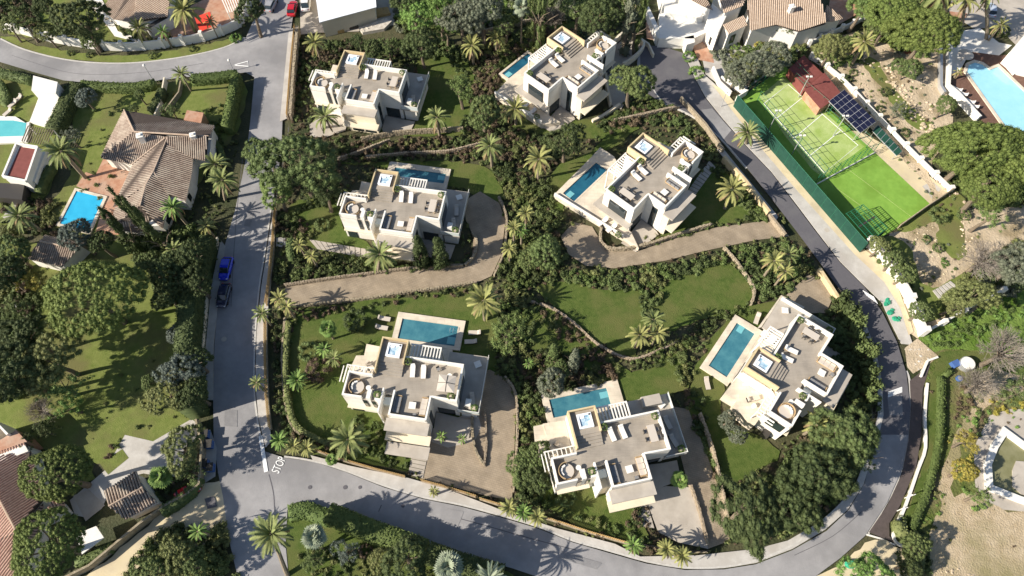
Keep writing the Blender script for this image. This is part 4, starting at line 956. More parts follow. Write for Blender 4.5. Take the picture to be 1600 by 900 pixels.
for pts, h, lab in (
 ([(567,222),(620,212),(680,208),(724,205)], 1.3, 'pale topped stone terrace wall right under the villa below the white shed'),
 ([(530,252),(570,238),(610,222)], 1.0, 'short slanting stone terrace wall right of the huge street tree'),
 ([(575,249),(640,243),(700,240),(750,228)], 1.0, 'long thin terrace wall above the pool of the conifer villa'),
 ([(448,448),(500,440),(560,432),(640,422),(724,417)], .9, 'light stone edging along the upper side of the long driveway'),
 ([(728,416),(742,400),(745,378),(738,366)], .8, 'curved stone edging at the bend of the long driveway'),
 ([(440,482),(500,476),(560,470),(640,458),(700,450),(745,443)], .8, 'light stone edging along the lower side of the long driveway'),
 ([(780,312),(792,345),(786,400),(772,432)], .8, 'stone edging at the right end of the shaded driveway'),
 ([(940,352),(938,380),(955,392),(1000,388),(1060,369),(1110,354)], 1.1, 'stone planter wall along the upper edge of the curving driveway'),
 ([(1131,390),(1150,412),(1168,438),(1177,458),(1172,478)], .8, 'thin pale garden wall curving past the middle lawns'),
 ([(960,192),(1000,184),(1040,175),(1060,171)], 1.1, 'stone terrace wall under the walled curved ramp'),
 ([(748,602),(738,650),(742,700),(757,728)], .7, 'stone edge of the narrow planting strip in the driveway court'),
 ([(757,728),(760,690),(757,640)], .6, 'inner stone edge of the planting strip in the driveway court'),
 ([(790,592),(806,620),(808,690),(802,770)], .9, 'stone wall right of the driveway court'),
 ([(1078,760),(1092,800),(1104,850)], .8, 'rough stone edge between pale car court and the narrow ramp'),
 ([(1092,650),(1110,700),(1124,760),(1134,810)], 1.3, 'cream topped wall right of the narrow ramp'),
 ([(745,58),(775,50),(805,42),(850,36)], 1.4, 'rough stone wall behind the top centre palms'),
 ([(820,470),(860,482),(895,505),(935,540),(985,562),(1030,548),(1058,535)], .6, 'low wall snaking between the middle lawns and the conifers'),
 ([(446,500),(442,560),(446,620),(455,662),(470,680)], .5, 'low edging wall inside the left hedge of the STOP villa garden'),
 ): stone_wall(pts, h, lab)
for pts, lab in (([(953,168),(946,130),(948,95),(960,70),(977,55)], 'curved left parapet of the walled ramp'), ([(977,55),(1003,72),(1001,84),(985,99),(972,107)], 'upper parapet around the turning head of the ramp')):
    wall(pts, .4, 1.5, 'cream', lab+' beside the oak', 4)
wall([(925,192),(940,185),(968,166)], .5, .8, 'cream', 'pale low wall below the walled curved ramp', 0)
# right side white walls
wall([(1266,92),(1285,104),(1310,124),(1335,149),(1355,171),(1380,197),(1405,224),(1430,249),(1457,275),(1484,301)], .3, 1.1, 'whiter', 'white wall with square posts between the court and the rock garden', 0, posts=3.7)
wall([(1484,301),(1440,330),(1401,358)], .15, 1.4, 'stone', 'thin grey boundary at the lower right end of the green court')
wall([(1352,384),(1372,403),(1385,423),(1400,443),(1413,466),(1420,484),(1428,503),(1437,524)], .5, 2.2, 'whiter', 'thick white wall with posts right of the road below the court', 0, posts=2.9)
wall([(1437,524),(1470,507),(1510,484),(1562,457)], .3, 1.4, 'whiter', 'white wall along the top of the bright green meadow', 0, posts=4.2)
wall([(1262,73),(1285,61),(1308,51),(1332,41),(1357,27)], .3, 1.3, 'whiter', 'white wall with tall posts behind the red court building', 0, posts=2.9)
wall([(1124,128),(1165,150),(1148,160)], .25, 1.6, 'whiter', 'white angled wall at the top corner of the court')
wall([(1112,112),(1122,135),(1140,152)], .3, 1.5, 'whiter', 'white wall between the promenade and the grey tree')
wall([(1436,590),(1446,566),(1462,560)], .3, .7, 'whiter', 'low white edge wall by the dark walkway bend')
wall([(1447,600),(1443,650),(1444,700),(1432,735),(1413,790),(1396,830),(1398,848),(1420,862),(1418,905)], .35, .5, 'whiter', 'patchy white kerb wall right of the dark walkway', 3)
wall([(1352,835),(1376,842),(1398,852)], .2, .2, 'whiter', 'thin white line wall at the foot of the dark walkway')
wall([(1480,60),(1478,110),(1476,140),(1490,152),(1525,190)], .6, 1.5, 'whiter', 'white stepped wall left of the big right hand pool')
wall([(1466,75),(1466,140),(1472,150)], .5, 1.2, 'steel', 'grey channel wall left of the white pool terrace')

# ================================================================== COURT
def court():
    sheet('court_turf', [(1158,153),(1226,104),(1330,205),(1455,322),(1345,392)], 14, M['turf'])
    sheet('court_turf', [(1186,152),(1222,122),(1246,138),(1310,196),(1350,230),(1285,278),(1268,265),(1225,212)], 15, M['turf_light'])
    for a in (([(1193,163),(1231,133),(1340,228),(1287,271),(1193,163)]), ([(1240,217),(1284,180)]), ([(1213,186),(1254,153)]), ([(1264,245),(1314,204)]), ([(1224,201),(1324,216)])[:0]): 
        if a: pline(a, .12, 'court_line', .19)
    sheet('sandy_strip', [(1330,205),(1345,207),(1395,235),(1484,300),(1455,322)], 15, M['cream_pave'])
    sheet('pale_slab', [(1440,292),(1455,284),(1470,296),(1456,312)], 17, M['pave'])
    # dark green windscreen fence on the road side
    A, B = (1145,168), (1342,396); t = thing('court_screen', 'tall dark green screen fence along the road side of the court', 'fence', (*G(*A), 0))
    p0, p1 = G(*A), G(*B); n = 14
    for i in range(n):
        u, v = i/n, (i+1)/n; a = (p0[0]+(p1[0]-p0[0])*u, p0[1]+(p1[1]-p0[1])*u); b = (p0[0]+(p1[0]-p0[0])*v, p0[1]+(p1[1]-p0[1])*v)
        MB().wall(a, b, .05, .1, 3.3).build('screen_panel', M['windscreen'], t, local=False)
        MB().tube((*a, 0), (*a, 3.32), .04).build('post', M['green_metal'], t, local=False)
    MB().tube((*p0, 3.34), (*p1, 3.34), .04).build('top_rail', M['green_metal'], t, local=False)
    def mesh_fence(pts, h, label, stepm=2.4, rows=4):
        q = GP(pts); t = thing('court_fence', label, 'fence', (*q[0], 0))
        for a, b in zip(q, q[1:]):
            L = math.hypot(b[0]-a[0], b[1]-a[1]); k = max(1, round(L/stepm))
            for i in range(k+1): x, y = a[0]+(b[0]-a[0])*i/k, a[1]+(b[1]-a[1])*i/k; MB().tube((x,y,0),(x,y,h), .05, n=5).build('post', M['green_metal'], t, local=False)
            for r in range(rows+1): z = .1+(h-.1)*r/rows; MB().tube((*a,z),(*b,z), .03, n=4).build('rail', M['green_metal'], t, local=False)
        return t
    mesh_fence([(1166,150),(1228,105)], 3.2, 'green mesh fence at the top end of the court')
    mesh_fence([(1182,160),(1285,278)], 3.0, 'green metal frame along the left side of the padel court')
    mesh_fence([(1236,132),(1352,232)], 3.0, 'green metal frame along the right side of the padel court')
    t = mesh_fence([(1272,288),(1364,238)], 3.2, 'green slanting fence between padel court and open turf', 1.6)
    wb = MB(); a, b = G(1274,290), G(1366,240); wb.wall(a, b, .15, .1, .5); wb.build('base_wall', M['whiter'], t, local=False)
    mesh_fence([(1228,105),(1256,135)], 3.0, 'short green frame beside the red court building')
    for (px, py, lab) in ((1247,153,'upper right'),(1301,213,'middle right'),(1200,205,'upper left'),(1236,243,'lower left'),):
        x, y = G(px, py); t = thing('floodlight', 'pale floodlight mast on the %s side of the court' % lab, 'floodlight', (x,y,0))
        MB().tube((0,0,0),(0,0,5.5), .09, .07).build('mast', M['steel'], t)
        for s_ in (-.35,.35): MB().box(s_-.2,s_+.2,-.15,.15,5.51,5.7).build('lamp_head', M['whiter'], t)
    # practice cage with a green slatted roof
    q = [(1322,334),(1348,320),(1386,357),(1360,377)]; z = 3.0; P4 = [G(x, y, z) for x, y in q]
    t = thing('practice_cage', 'green slatted cage roof at the lower end of the court', 'shelter', (*P4[0], 0))
    for p in P4: MB().tube((*p,0),(*p,z), .06).build('post', M['green_metal'], t, local=False)
    lp = lambda a, b, t_: (a[0]+(b[0]-a[0])*t_, a[1]+(b[1]-a[1])*t_)
    for i in range(17):
        a = lp(P4[0], P4[3], i/16); b = lp(P4[1], P4[2], i/16); MB().wall(a, b, .3 if i == 8 else .09 if i % 4 == 0 else .05, z, z+.08+.01*(i % 2)).build('slat', M['green_metal'] if i != 8 else M['frame'], t, local=False)
    for i in range(5):
        a = lp(P4[0], P4[1], i/4); b = lp(P4[3], P4[2], i/4); MB().wall(a, b, .07, z+.1, z+.18).build('beam', M['green_metal'], t, local=False)
    for k, (i, j) in enumerate(((0,1),(1,2),(2,3),(3,0))): MB().wall(P4[i], P4[j], .03, .1, z-.02).build('net_panel', M['windscreen'], t, local=False) if k in (2,) else None
    # solar roof
    def solar(q, z, nx, ny, label, cm, rise=.5):
        t = thing('solar_canopy', label, 'solar panels', (*G(*q[0], z), 0)); c = [Vector((*G(x, y, z+(rise if i in (0,1) else 0)), z+(rise if i in (0,1) else 0))) for i, (x, y) in enumerate(q)]
        B3 = lambda u, v: (c[0]*(1-u)+c[1]*u)*(1-v)+(c[3]*(1-u)+c[2]*u)*v
        fr = MB(); vs = [B3(0,0),B3(1,0),B3(1,1),B3(0,1)]; fr.add([a-Vector((0,0,.12)) for a in vs]+vs, [(4,5,6,7),(3,2,1,0),(0,1,5,4),(1,2,6,5),(2,3,7,6),(3,0,4,7)]); fr.build('canopy_frame', M['solarframe'], t, local=False)
        for i in range(nx):
            for j in range(ny):
                g = .045; vs = [B3((i+g)/nx,(j+g)/ny),B3((i+1-g)/nx,(j+g)/ny),B3((i+1-g)/nx,(j+1-g)/ny),B3((i+g)/nx,(j+1-g)/ny)]
                vs = [a+Vector((0,0,.01)) for a in vs]+[a+Vector((0,0,.05)) for a in vs]
                MB().add(vs, [(4,5,6,7),(0,1,5,4),(1,2,6,5),(2,3,7,6),(3,0,4,7)]).build('solar_panel', M[cm], t, local=False)
        for u, v in ((.05,.05),(.95,.05),(.95,.95),(.05,.95),(.5,.05),(.5,.95)):
            p = B3(u, v); MB().tube((p.x,p.y,0),(p.x,p.y,p.z-.13), .07).build('post', M['steel'], t, local=False)
    solar([(1319,140),(1369,190),(1344,208),(1295,158)], 3.0, 7, 4, 'dark blue solar panel canopy beside the court', 'solar')
    solar([(1372,195),(1410,236),(1401,244),(1363,205)], 1.5, 6, 1, 'narrow dark green panel strip right of the blue solar panels', 'windscreen', .2)
    # red building
    setp(MB().prism(GP([(1233,107),(1256,86),(1286,115),(1258,138)], 2.2), 0, 2.2).build('red_terrace', M['red']), 'flat dark red terrace at the upper end of the court', 'terrace')
    t = thing('court_pavilion', 'small building with a dark red roof beside the court', 'pavilion', (*G(1284,150), 0))
    o = GP([(1259,141),(1287,117),(1312,147),(1282,168)], 2.35); MB().prism(o, 0, 2.35).build('wall', M['terracotta'], t, local=False)
    o = GP([(1256,140),(1288,114),(1315,147),(1282,170)], 2.5); ap = [(*G(1275,132,2.62),2.62), (*G(1293,149,2.62),2.62)]
    MB().add([(x,y,2.5) for x,y in o]+ap, [(0,1,4),(1,2,5,4),(2,3,5),(3,0,4,5)][::1]).build('roof', M['red'], t, local=False)
    MB().prism(GP([(1256,140),(1288,114),(1315,147),(1282,170)], 2.4), 2.36, 2.49).build('roof_edge', M['red'], t, local=False)
    for a, b in (((1263,150),(1268,156)),((1272,158),(1278,164))): MB().wall(G(*a,1.6), G(*b,1.6), .12, .9, 2.2).build('window', M['glass'], t, local=False)
court()

# ================================================================== NEIGHBOURING HOUSES
tiled_house('villa_house', 'rambling villa with striped brown tile roofs and chimneys left of the street', [
  [(194,172,3.2),(336,197,3.2),(326,213,5.2),(210,206,5.2)],
  [(194,172,3.2),(210,206,5.2),(157,247,3.2)],
  [(210,206,5.2),(262,214,5.2),(207,257,3.2),(157,247,3.2)],
  [(262,214,5.2),(326,213,5.2),(322,252,3.4),(302,248,3.4),(262,226,5.0)],
  [(258,216,5.15),(240,268,5.1),(228,289,4.9),(176,324,3.2),(208,257,3.2)],
  [(262,226,5.0),(302,248,3.3),(300,270,3.3),(290,314,3.2),(262,305,3.6),(240,268,5.1)],
  [(228,289,4.9),(219,322,4.7),(174,356,3.2),(180,325,3.3)],
  [(228,289,4.9),(240,268,5.1),(264,307,3.2),(254,357,3.2),(236,342,3.3),(219,322,4.7)],
  [(219,322,4.7),(236,342,3.3),(216,364,3.0),(174,356,3.2)]],
  [([(198,176),(332,200),(328,240),(300,245),(297,280),(287,312),(262,310),(252,352),(218,356),(180,352),(212,257),(162,245)], 0, 3.15)], 'tile',
  chimneys=((218,212,6.2,.9,0),(301,211,6.0,.8,0),(216,341,5.2,.6,0)),
  ridges=(((210,206,5.25),(326,213,5.25)),((262,214,5.25),(240,268,5.15)),((240,268,5.15),(228,289,4.95)),((228,289,4.95),(219,322,4.75)),((210,206,5.25),(194,172,3.25)),((258,216,5.2),(207,257,3.25)),((240,268,5.15),(264,307,3.25))),
  windows=(((296,292),(292,308),.8,2.4),((256,352),(262,330),.6,2.2)))
setp(MB().prism(GP([(292,172),(318,176),(314,192),(287,187)], 3), 0, 3.0).build('flat_annex', M['terracotta']), 'small flat terracotta roofed annex behind the striped villa', 'annex')
sheet('terracotta_patio', [(162,250),(212,258),(185,322),(178,358),(188,368),(150,366),(165,310),(120,292),(135,270),(150,275)], 19, M['terracotta'])
tiled_house('guest_house', 'small guest house with a brown tile roof below the blue pool', [
  [(62,377,4),(122,389,4),(98,417,3),(40,404,3)], [(62,377,4),(122,389,4),(132,380,3.2),(70,368,3.2)]], [([(45,403),(96,414),(128,380),(70,370)], 0, 2.95)], ridges=(((62,377,4.05),(122,389,4.05)),))
tiled_house('corner_house', 'large red-brown tiled house at the bottom left corner', [
  [(-20,728,3.4),(47,702,3.4),(68,783,3.4),(27,832,5.6),(-20,745,5.6)], [(-20,745,5.6),(27,832,5.6),(-20,850,3.4)],
  [(-20,852,3.4),(28,833,4.8),(36,900,3.4),(-20,930,3.4)], [(28,833,4.8),(68,785,3.4),(60,850,3.2),(36,900,3.2)],
  [(-20,712,4),(40,690,4),(46,702,3.4),(-20,728,3.4)]],
  [([(-20,735),(44,706),(63,785),(50,855),(32,895),(-20,925)], 0, 3.3), ([(-20,715),(38,694),(44,705),(-20,730)], 0, 3.9)], 'tile_red', ridges=(((-20,745,5.65),(27,832,5.65)),))
setp(MB().prism(GP([(-20,700),(25,672),(42,690),(-20,718)], 4), 0, 4.0).build('roof_terrace_block', M['terracotta']), 'terracotta roof terrace behind the corner house', 'terrace')
wall([(-20,700),(25,672),(44,692)], .3, 4.7, 'whiter', 'white parapet around the terracotta roof terrace')
tiled_house('small_outbuilding', 'small wedge roofed outbuilding touching the corner house between two pines', [[(50,820,3),(66,806,3.4),(86,776,4),(97,797,3.2),(80,808,3)], [(86,776,4),(97,797,3.2),(103,800,2.6),(99,780,3.2)]], [([(54,818),(84,782),(96,796),(80,806)], 0, 2.95)], 'tile_red')
tiled_house('garden_house', 'small tiled garden house with white gable beside the courtyard lawn', [
  [(162,769,3),(212,736,3),(223,761,3.7),(170,791,3.7)], [(223,761,3.7),(246,785,3),(196,812,3),(170,791,3.7)]], [([(167,770),(211,740),(242,783),(196,806),(172,788)], 0, 2.95)], 'tile', ridges=(((223,761,3.75),(170,791,3.75)),))
tiled_house('corner_villa', 'tiled house at the top edge behind the curved white wall', [
  [(158,14,3.2),(178,30,3.2),(212,36,3.2),(213,-25,5.2),(190,-25,4.6)], [(213,-25,5.2),(212,36,3.2),(262,26,3.2),(270,-20,3.4)]],
  [([(162,14),(180,26),(210,32),(258,24),(266,-25),(190,-25)], 0, 3.1)], 'tile_pale')
tiled_house('mansion', 'white mansion with tan tiled roofs at the top right', [
  [(1118,-25,7),(1175,-25,7),(1160,10,6.2),(1131,21,6.2)], [(1052,-15,6),(1090,-25,7),(1114,16,6),(1098,10,6)],
  [(1129,39,5.6),(1162,24,5.6),(1168,39,5),(1138,53,5)],
  [(1165,6,5.4),(1220,-22,7),(1275,-25,7),(1290,38,5),(1248,50,5),(1212,40,5.2),(1173,48,5.2)],
  [(1283,34,4.6),(1292,8,5),(1318,28,4.2),(1300,34,4.2)]],
  [([(1122,-25),(1172,-25),(1158,9),(1133,19)], 0, 6.15), ([(1056,-14),(1088,-22),(1110,15),(1096,8)], 0, 5.9), ([(1131,40),(1161,26),(1166,38),(1139,51)], 0, 4.9), ([(1169,8),(1218,-20),(1272,-22),(1286,36),(1248,47),(1212,38),(1175,46)], 0, 4.9), ([(1285,33),(1293,12),(1314,28),(1298,32)], 0, 4.1),
   ([(1113,5),(1135,25),(1122,52),(1105,30)], 0, 5.2), ([(1030,-30),(1060,-30),(1100,18),(1098,30),(1075,25),(1040,20)], 0, 3.6)], 'tile_pale', 'whiter', chimneys=((1238,10,7.4,.8,0),),
  windows=(((1142,56),(1150,53),1.5,3.6),((1108,48),(1112,60),1.2,3.0)))
for pts, h, lab in (([(1030,20),(1095,28),(1112,46),(1084,60),(1030,60)], 2.6, 'white courtyard terrace in front of the mansion'), ([(1008,10),(1013,8),(1035,55),(1028,60)], 2.2, 'thin white garden wall block left of the mansion')):
    setp(MB().prism(GP(pts, h), 0, h).build('terrace_block', M['whiter']), lab, 'terrace')
sheet('courtyard', [(1008,25),(1030,58),(1035,60),(1080,62),(1110,70),(1115,100),(1090,95),(1075,76),(1010,62)], 25, M['terracotta'])
setp(MB().prism(GP([(1070,58),(1084,55),(1086,66),(1073,70)], 2.6), 0, 2.6).build('porch', M['whiter']), 'small white gate porch at the head of the right road', 'porch')
sheet('white_forecourt', [(1090,62),(1130,55),(1160,75),(1215,60),(1260,70),(1225,100),(1165,140),(1130,140),(1102,118)], 24, M['pave'])
wall([(1032,60),(1072,62)], .3, 2.4, 'whiter', 'white wall with a planted ledge before the mansion courtyard')
# the long white shed and yard
t = thing('workshop_shed', 'long shed with a plain white sheet roof at the top', 'shed', (*G(540,20), 0))
c = [(*G(488,-40,5.2),5.2),(*G(584,-40,5.2),5.2),(*G(588,11,4.6),4.6),(*G(499,35,4.6),4.6)]
MB().add(c+[(a,b,z-.12) for a,b,z in c], [(3,2,1,0)[::-1],(4,5,6,7)[::-1],(0,1,5,4),(1,2,6,5),(2,3,7,6),(3,0,4,7)]).build('roof', M['shedw'], t, local=False)
MB().prism(GP([(492,-38),(580,-38),(584,8),(501,31)], 4.4), 0, 4.4, top=False).build('wall', M['cream'], t, local=False)
sheet('yard', [(468,-20),(620,-20),(616,40),(560,50),(500,52),(470,55)], 14, M['concrete'])
for q, m_, lab in (([(513,42),(532,38),(537,46),(518,50)], 'timber', 'low timber platform under the shed eave'), ([(560,42),(588,34),(604,27),(612,32),(600,44),(566,50)], 'debris', 'heap of pale planks right of the timber platform'), ([(580,14),(606,10),(610,20),(582,26)], 'timber', 'brown tarp lean-to at the shed corner'), ([(536,35),(556,30),(560,40),(540,44)], 'frame', 'dark opening canopy in the middle of the shed front')):
    rb = GP(q, .8); mb = MB(); mb.prism(rb, 0, .7)
    o = mb.build('yard_stack', M[m_]); setp(o, lab, 'stack')
    for i in range(6):
        u = (i+.5)/6; a = (rb[0][0]*(1-u)+rb[1][0]*u, rb[0][1]*(1-u)+rb[1][1]*u); b = (rb[-1][0]*(1-u)+rb[2][0]*u, rb[-1][1]*(1-u)+rb[2][1]*u); MB().wall(a, b, .25, .702, .78+.02*(i % 2)).build('plank', M[m_], o, local=False)
# left modern house with pool and red terrace
def flat(name, pts, z0, z1, m, lab, cat): return setp(MB().prism(GP(pts, z1), z0, z1, bot=True).build(name, M[m]), lab, cat)
flat('flat_house', [(-30,92),(0,0)][:0]+[(52,118),(90,128),(87,146),(49,141)], 0, 3.4, 'whiter', 'small white flat roofed house at the top of the left pool plot', 'house')
flat('white_terrace', [(62,148),(101,152),(83,201),(46,190)], 0, .6, 'whiter', 'white terrace slab below the small flat white house', 'terrace')
flat('white_terrace', [(40,192),(46,190),(42,222),(-30,225),(-30,180),(24,182)], 0, .5, 'whiter', 'white pool surround at the left edge', 'terrace')
setp(MB().prism(GP([(-30,188),(20,188),(41,192),(38,212),(-30,214)], .55), .3, .53).build('pool_water', M['water_teal']), 'pale teal pool cut by the left edge below two loungers', 'swimming pool')
t = thing('pergola', 'grey slatted pergola between the teal pool and the big palm', 'pergola', (*G(55,215), 0))
q = [G(x, y, 2.6) for x, y in ((44,196),(83,203),(72,228),(34,220))]
for p in q: MB().obox(p[0], p[1], .14, .14, 0, 2.5).build('post', M['whiter'], t, local=False)
for i in range(12):
    u = i/11; MB().wall((q[0][0]*(1-u)+q[1][0]*u, q[0][1]*(1-u)+q[1][1]*u), (q[3][0]*(1-u)+q[2][0]*u, q[3][1]*(1-u)+q[2][1]*u), .16, 2.5, 2.6+.005*(i % 2)).build('slat', M['trunk'], t, local=False)
t = thing('red_terrace_house', 'white building with a red roof terrace at the left edge', 'house', (*G(35,260), 0))
q = GP([(27,226),(60,231),(42,284),(6,277)], 3.6); MB().prism(q, 0, 3.5).build('wall', M['whiter'], t, local=False)
q2 = GP([(31,229),(57,233),(40,280),(11,275)], 3.6); MB().prism(q2, 3.502, 3.56).build('roof_floor', M['red'], t, local=False)
for i in range(4): MB().wall(q[i], q[(i+1) % 4], .35, 3.503, 4.0+.004*i).build('parapet', M['whiter'], t, local=False)
flat('white_wing', [(60,232),(72,234),(54,284),(44,282)], 0, 2.4, 'whiter', 'long white wing right of the red roof terrace', 'house wing')
flat('annex', [(-10,285),(38,288),(34,312),(-10,308)], 0, 2.2, 'frame', 'dark glazed annex below the red roof terrace', 'annex')
# other pools
def pool(water, coping, zc, m, lab, name='swimming_pool', dep=.12):
    """coping: px outline of the surround, water: px outline of the water; the rim is built between them"""
    W = GP(water, zc); EXV.append(W); c = (sum(p[0] for p in W)/len(W), sum(p[1] for p in W)/len(W)); t = thing(name, lab, 'swimming pool', (*c, 0))
    MB().prism(W, .05, zc-dep).build('water', M[m], t, local=False)
    n = len(W); cx, cy = c; O = []
    for i in range(n):
        a, b, d = W[i-1], W[i], W[(i+1) % n]; e1 = Vector((b[0]-a[0], b[1]-a[1])).normalized(); e2 = Vector((d[0]-b[0], d[1]-b[1])).normalized()
        nn = Vector((e1.y+e2.y, -(e1.x+e2.x))).normalized(); k = coping/max(.4, math.sqrt(max(.05,(1+e1.dot(e2))/2)))
        if nn.dot(Vector((b[0]-cx, b[1]-cy))) < 0: nn = -nn
        O.append((b[0]+nn.x*k, b[1]+nn.y*k))
    mb = MB()
    for i in range(n):
        j = (i+1) % n; mb.prism([W[i], W[j], O[j], O[i]], .02, zc)
    mb.build('coping', M['travertine' if m != 'water_green' else 'whiter'], t, local=False); return t
pool([(119,298),(162,309),(138,361),(93,349)], .5, .4, 'water_bright', 'bright blue pool with white edge beside the terracotta patio')
pool([(1511,112),(1514,101),(1524,97),(1535,100),(1547,109),(1560,104),(1640,180),(1640,228),(1600,208),(1572,198)], .6, .4, 'water_pale', 'large pale sky blue pool near the right edge')
sheet('pool_deck', [(1480,125),(1515,98),(1515,80),(1560,88),(1600,85),(1660,130),(1660,230),(1580,212),(1555,210),(1500,160)], 19, M['deckwood'])
sheet('white_paving', [(1475,90),(1500,50),(1530,45),(1560,68),(1580,72),(1560,88),(1515,82),(1500,110),(1480,120)], 20, M['whiter'])
flat('pool_house', [(1577,82),(1600,55),(1640,60),(1640,110),(1600,100)], 0, 3.0, 'whiter', 'white building corner above the pale blue pool', 'house')
flat('deck_slab', [(1574,104),(1592,96),(1602,106),(1584,116)], 0, .6, 'whiter', 'white daybed platform beside the pale blue pool', 'platform')
pool([(1573,680),(1600,700),(1650,735),(1650,792),(1595,775),(1552,758),(1550,726),(1560,700)], .95, .7, 'water_green', 'murky green pool with a thick white rim at the right edge', dep=.4)
sheet('pale_paving', [(1520,700),(1545,650),(1575,640),(1720,640),(1720,800),(1600,800),(1548,795),(1522,760)], 20, M['concrete'])
flat('pool_steps', [(1582,735),(1588,720),(1645,725),(1645,785),(1596,772),(1582,760)], 0, .42, 'concrete', 'rounded pale steps inside the murky green pool', 'steps')
sheet('car_park', [(1500,-40),(1700,-40),(1700,80),(1590,75),(1560,45),(1520,45),(1480,20)], 14, M['concrete'])
sheet('terracotta_patio', [(1475,18),(1510,22),(1505,38),(1480,30)], 18, M['terracotta'])
sheet('terracotta_patio', [(232,62),(270,40),(300,10),(330,-5),(378,-5),(372,30),(330,55),(280,68),(240,70)], 19, M['terracotta'])
sheet('terrace_paving', [(130,-5),(160,0),(185,50),(220,62),(212,66),(180,58),(160,30)], 19, M['whiter'])
sheet('brown_yard', [(1300,-20),(1350,-20),(1345,20),(1300,45),(1290,35)], 19, M['terracotta'])
t = thing('awning', 'bright red cloth sail over the patio at the top left', 'awning', (*G(320,35), 0))
c = [(*G(304,27,2.6),2.6),(*G(328,18,3.0),3.0),(*G(334,40,2.6),2.6),(*G(312,50,2.4),2.4)]; MB().add(c+[(a,b,z-.05) for a,b,z in c], [(0,1,2,3),(7,6,5,4),(0,4,5,1),(1,5,6,2),(2,6,7,3),(3,7,4,0)]).build('cloth', M['redcloth'], t, local=False)
for a in c: MB().tube((a[0],a[1],0),(a[0],a[1],a[2]-.06), .05).build('post', M['steel'], t, local=False)
t = flat('outbuilding', [(224,38),(262,17),(268,26),(230,46)], 0, 2.8, 'white', 'narrow white outbuilding with dark roof recess below the top tiled roof', 'outbuilding')
MB().prism(GP([(230,40),(258,24),(262,28),(234,44)], 2.8), 2.802, 2.86).build('roof_recess', M['frame'], t, local=False)
t = thing('pergola', 'pale slatted pergola at the top edge beside the red sail', 'pergola', (*G(358,8), 0))
q = [G(x, y, 2.6) for x, y in ((345,-5),(372,-10),(380,15),(356,20))]
for p in q: MB().obox(p[0], p[1], .14, .14, 0, 2.5).build('post', M['whiter'], t, local=False)
for i in range(8):
    u = i/7; MB().wall((q[0][0]*(1-u)+q[1][0]*u, q[0][1]*(1-u)+q[1][1]*u), (q[3][0]*(1-u)+q[2][0]*u, q[3][1]*(1-u)+q[2][1]*u), .2, 2.5, 2.6+.005*(i % 2)).build('slat', M['whiter'], t, local=False)
# courtyard of the garden house
sheet('courtyard', [(110,782),(165,735),(196,680),(240,690),(300,655),(312,665),(305,690),(288,700),(285,745),(255,745),(225,740),(205,745),(175,762),(160,795),(140,810),(118,805)], 13, M['pave'])
sheet('lawn', [(157,725),(192,702),(202,716),(170,742)], 15, M['lawn2'])
sheet('lawn', [(128,748),(143,735),(150,748),(135,755)], 15, M['lawn2'])
sheet('courtyard', [(115,775),(140,765),(165,790),(135,815)], 15.5, M['concrete'])
flat('white_canopy', [(118,835),(150,822),(162,840),(128,866)], 2.2, 2.4, 'whiter', 'white canopy roof beside the sandy lane between the two pines', 'canopy')
sheet('asphalt_patch', [(321,780),(336,776),(341,792),(326,796)], 30, M['asphalt_dark_and_shade'])
sheet('pale_slab', [(318,676),(330,672),(340,700),(338,745),(322,755),(316,720)], 28, M['pave'])
for i, (x, y) in enumerate(((325,681),(331,697),(324,727),(333,733))): 
    X, Y = G(x, y); o = setp(MB().obox(X, Y, .9, 1.1, .3, 1.4, .1).build('rubbish_bin', M['bluebox']), ('topmost','second','third','lowest')[i]+' dark bin on the pale pavement island by the left street', 'bin', 'bins on the pavement island')
    MB().obox(X, Y, 1.0, 1.2, 1.403, 1.5, .1).build('lid', M['frame'], o, local=False)
# rocks, debris
rg = random.Random(5)
def rocks(pts, n, smin, smax, name='rocks', m='rock'):
    P_ = GP(pts); xs = [p[0] for p in P_]; ys = [p[1] for p in P_]; mb = MB(); c = 0
    while c < n:
        x, y = rg.uniform(min(xs), max(xs)), rg.uniform(min(ys), max(ys))
        if inpoly(x, y, P_): s_ = (rg.uniform(smin, smax)*rg.random()**.8+.08)*.72; mb.ell((x,y,s_*.25+.15), (s_*rg.uniform(.6,1.1), s_*rg.uniform(.5,.9), s_*.55), 7, 4, .18, rg); c += 1
    return setp(mb.build(name, M[m]), kind='stuff')
rocks([(1385,100),(1400,110),(1425,160),(1455,195),(1465,215),(1440,205),(1400,160),(1380,120)], 130, .25, .8)
rocks([(1300,90),(1440,60),(1478,80),(1475,150),(1450,190),(1400,130),(1350,120)], 120, .15, .6)
rocks([(1330,100),(1400,200),(1440,260),(1530,330),(1520,350),(1450,275),(1350,160)], 160, .15, .55)
rocks([(1425,370),(1460,350),(1470,400),(1480,430),(1440,450),(1430,400)], 90, .12, .45)
rocks([(1412,547),(1432,532),(1462,556),(1448,572),(1425,583)], 140, .1, .45, 'rubble', 'debris')
rocks([(1495,330),(1520,370),(1540,390),(1500,400)], 40, .15, .5)
rocks([(110,18),(180,5),(190,35),(150,50),(130,60)], 40, .2, .7)
rocks([(1455,870),(1500,890),(1540,905),(1500,910),(1460,890)], 60, .1, .4)
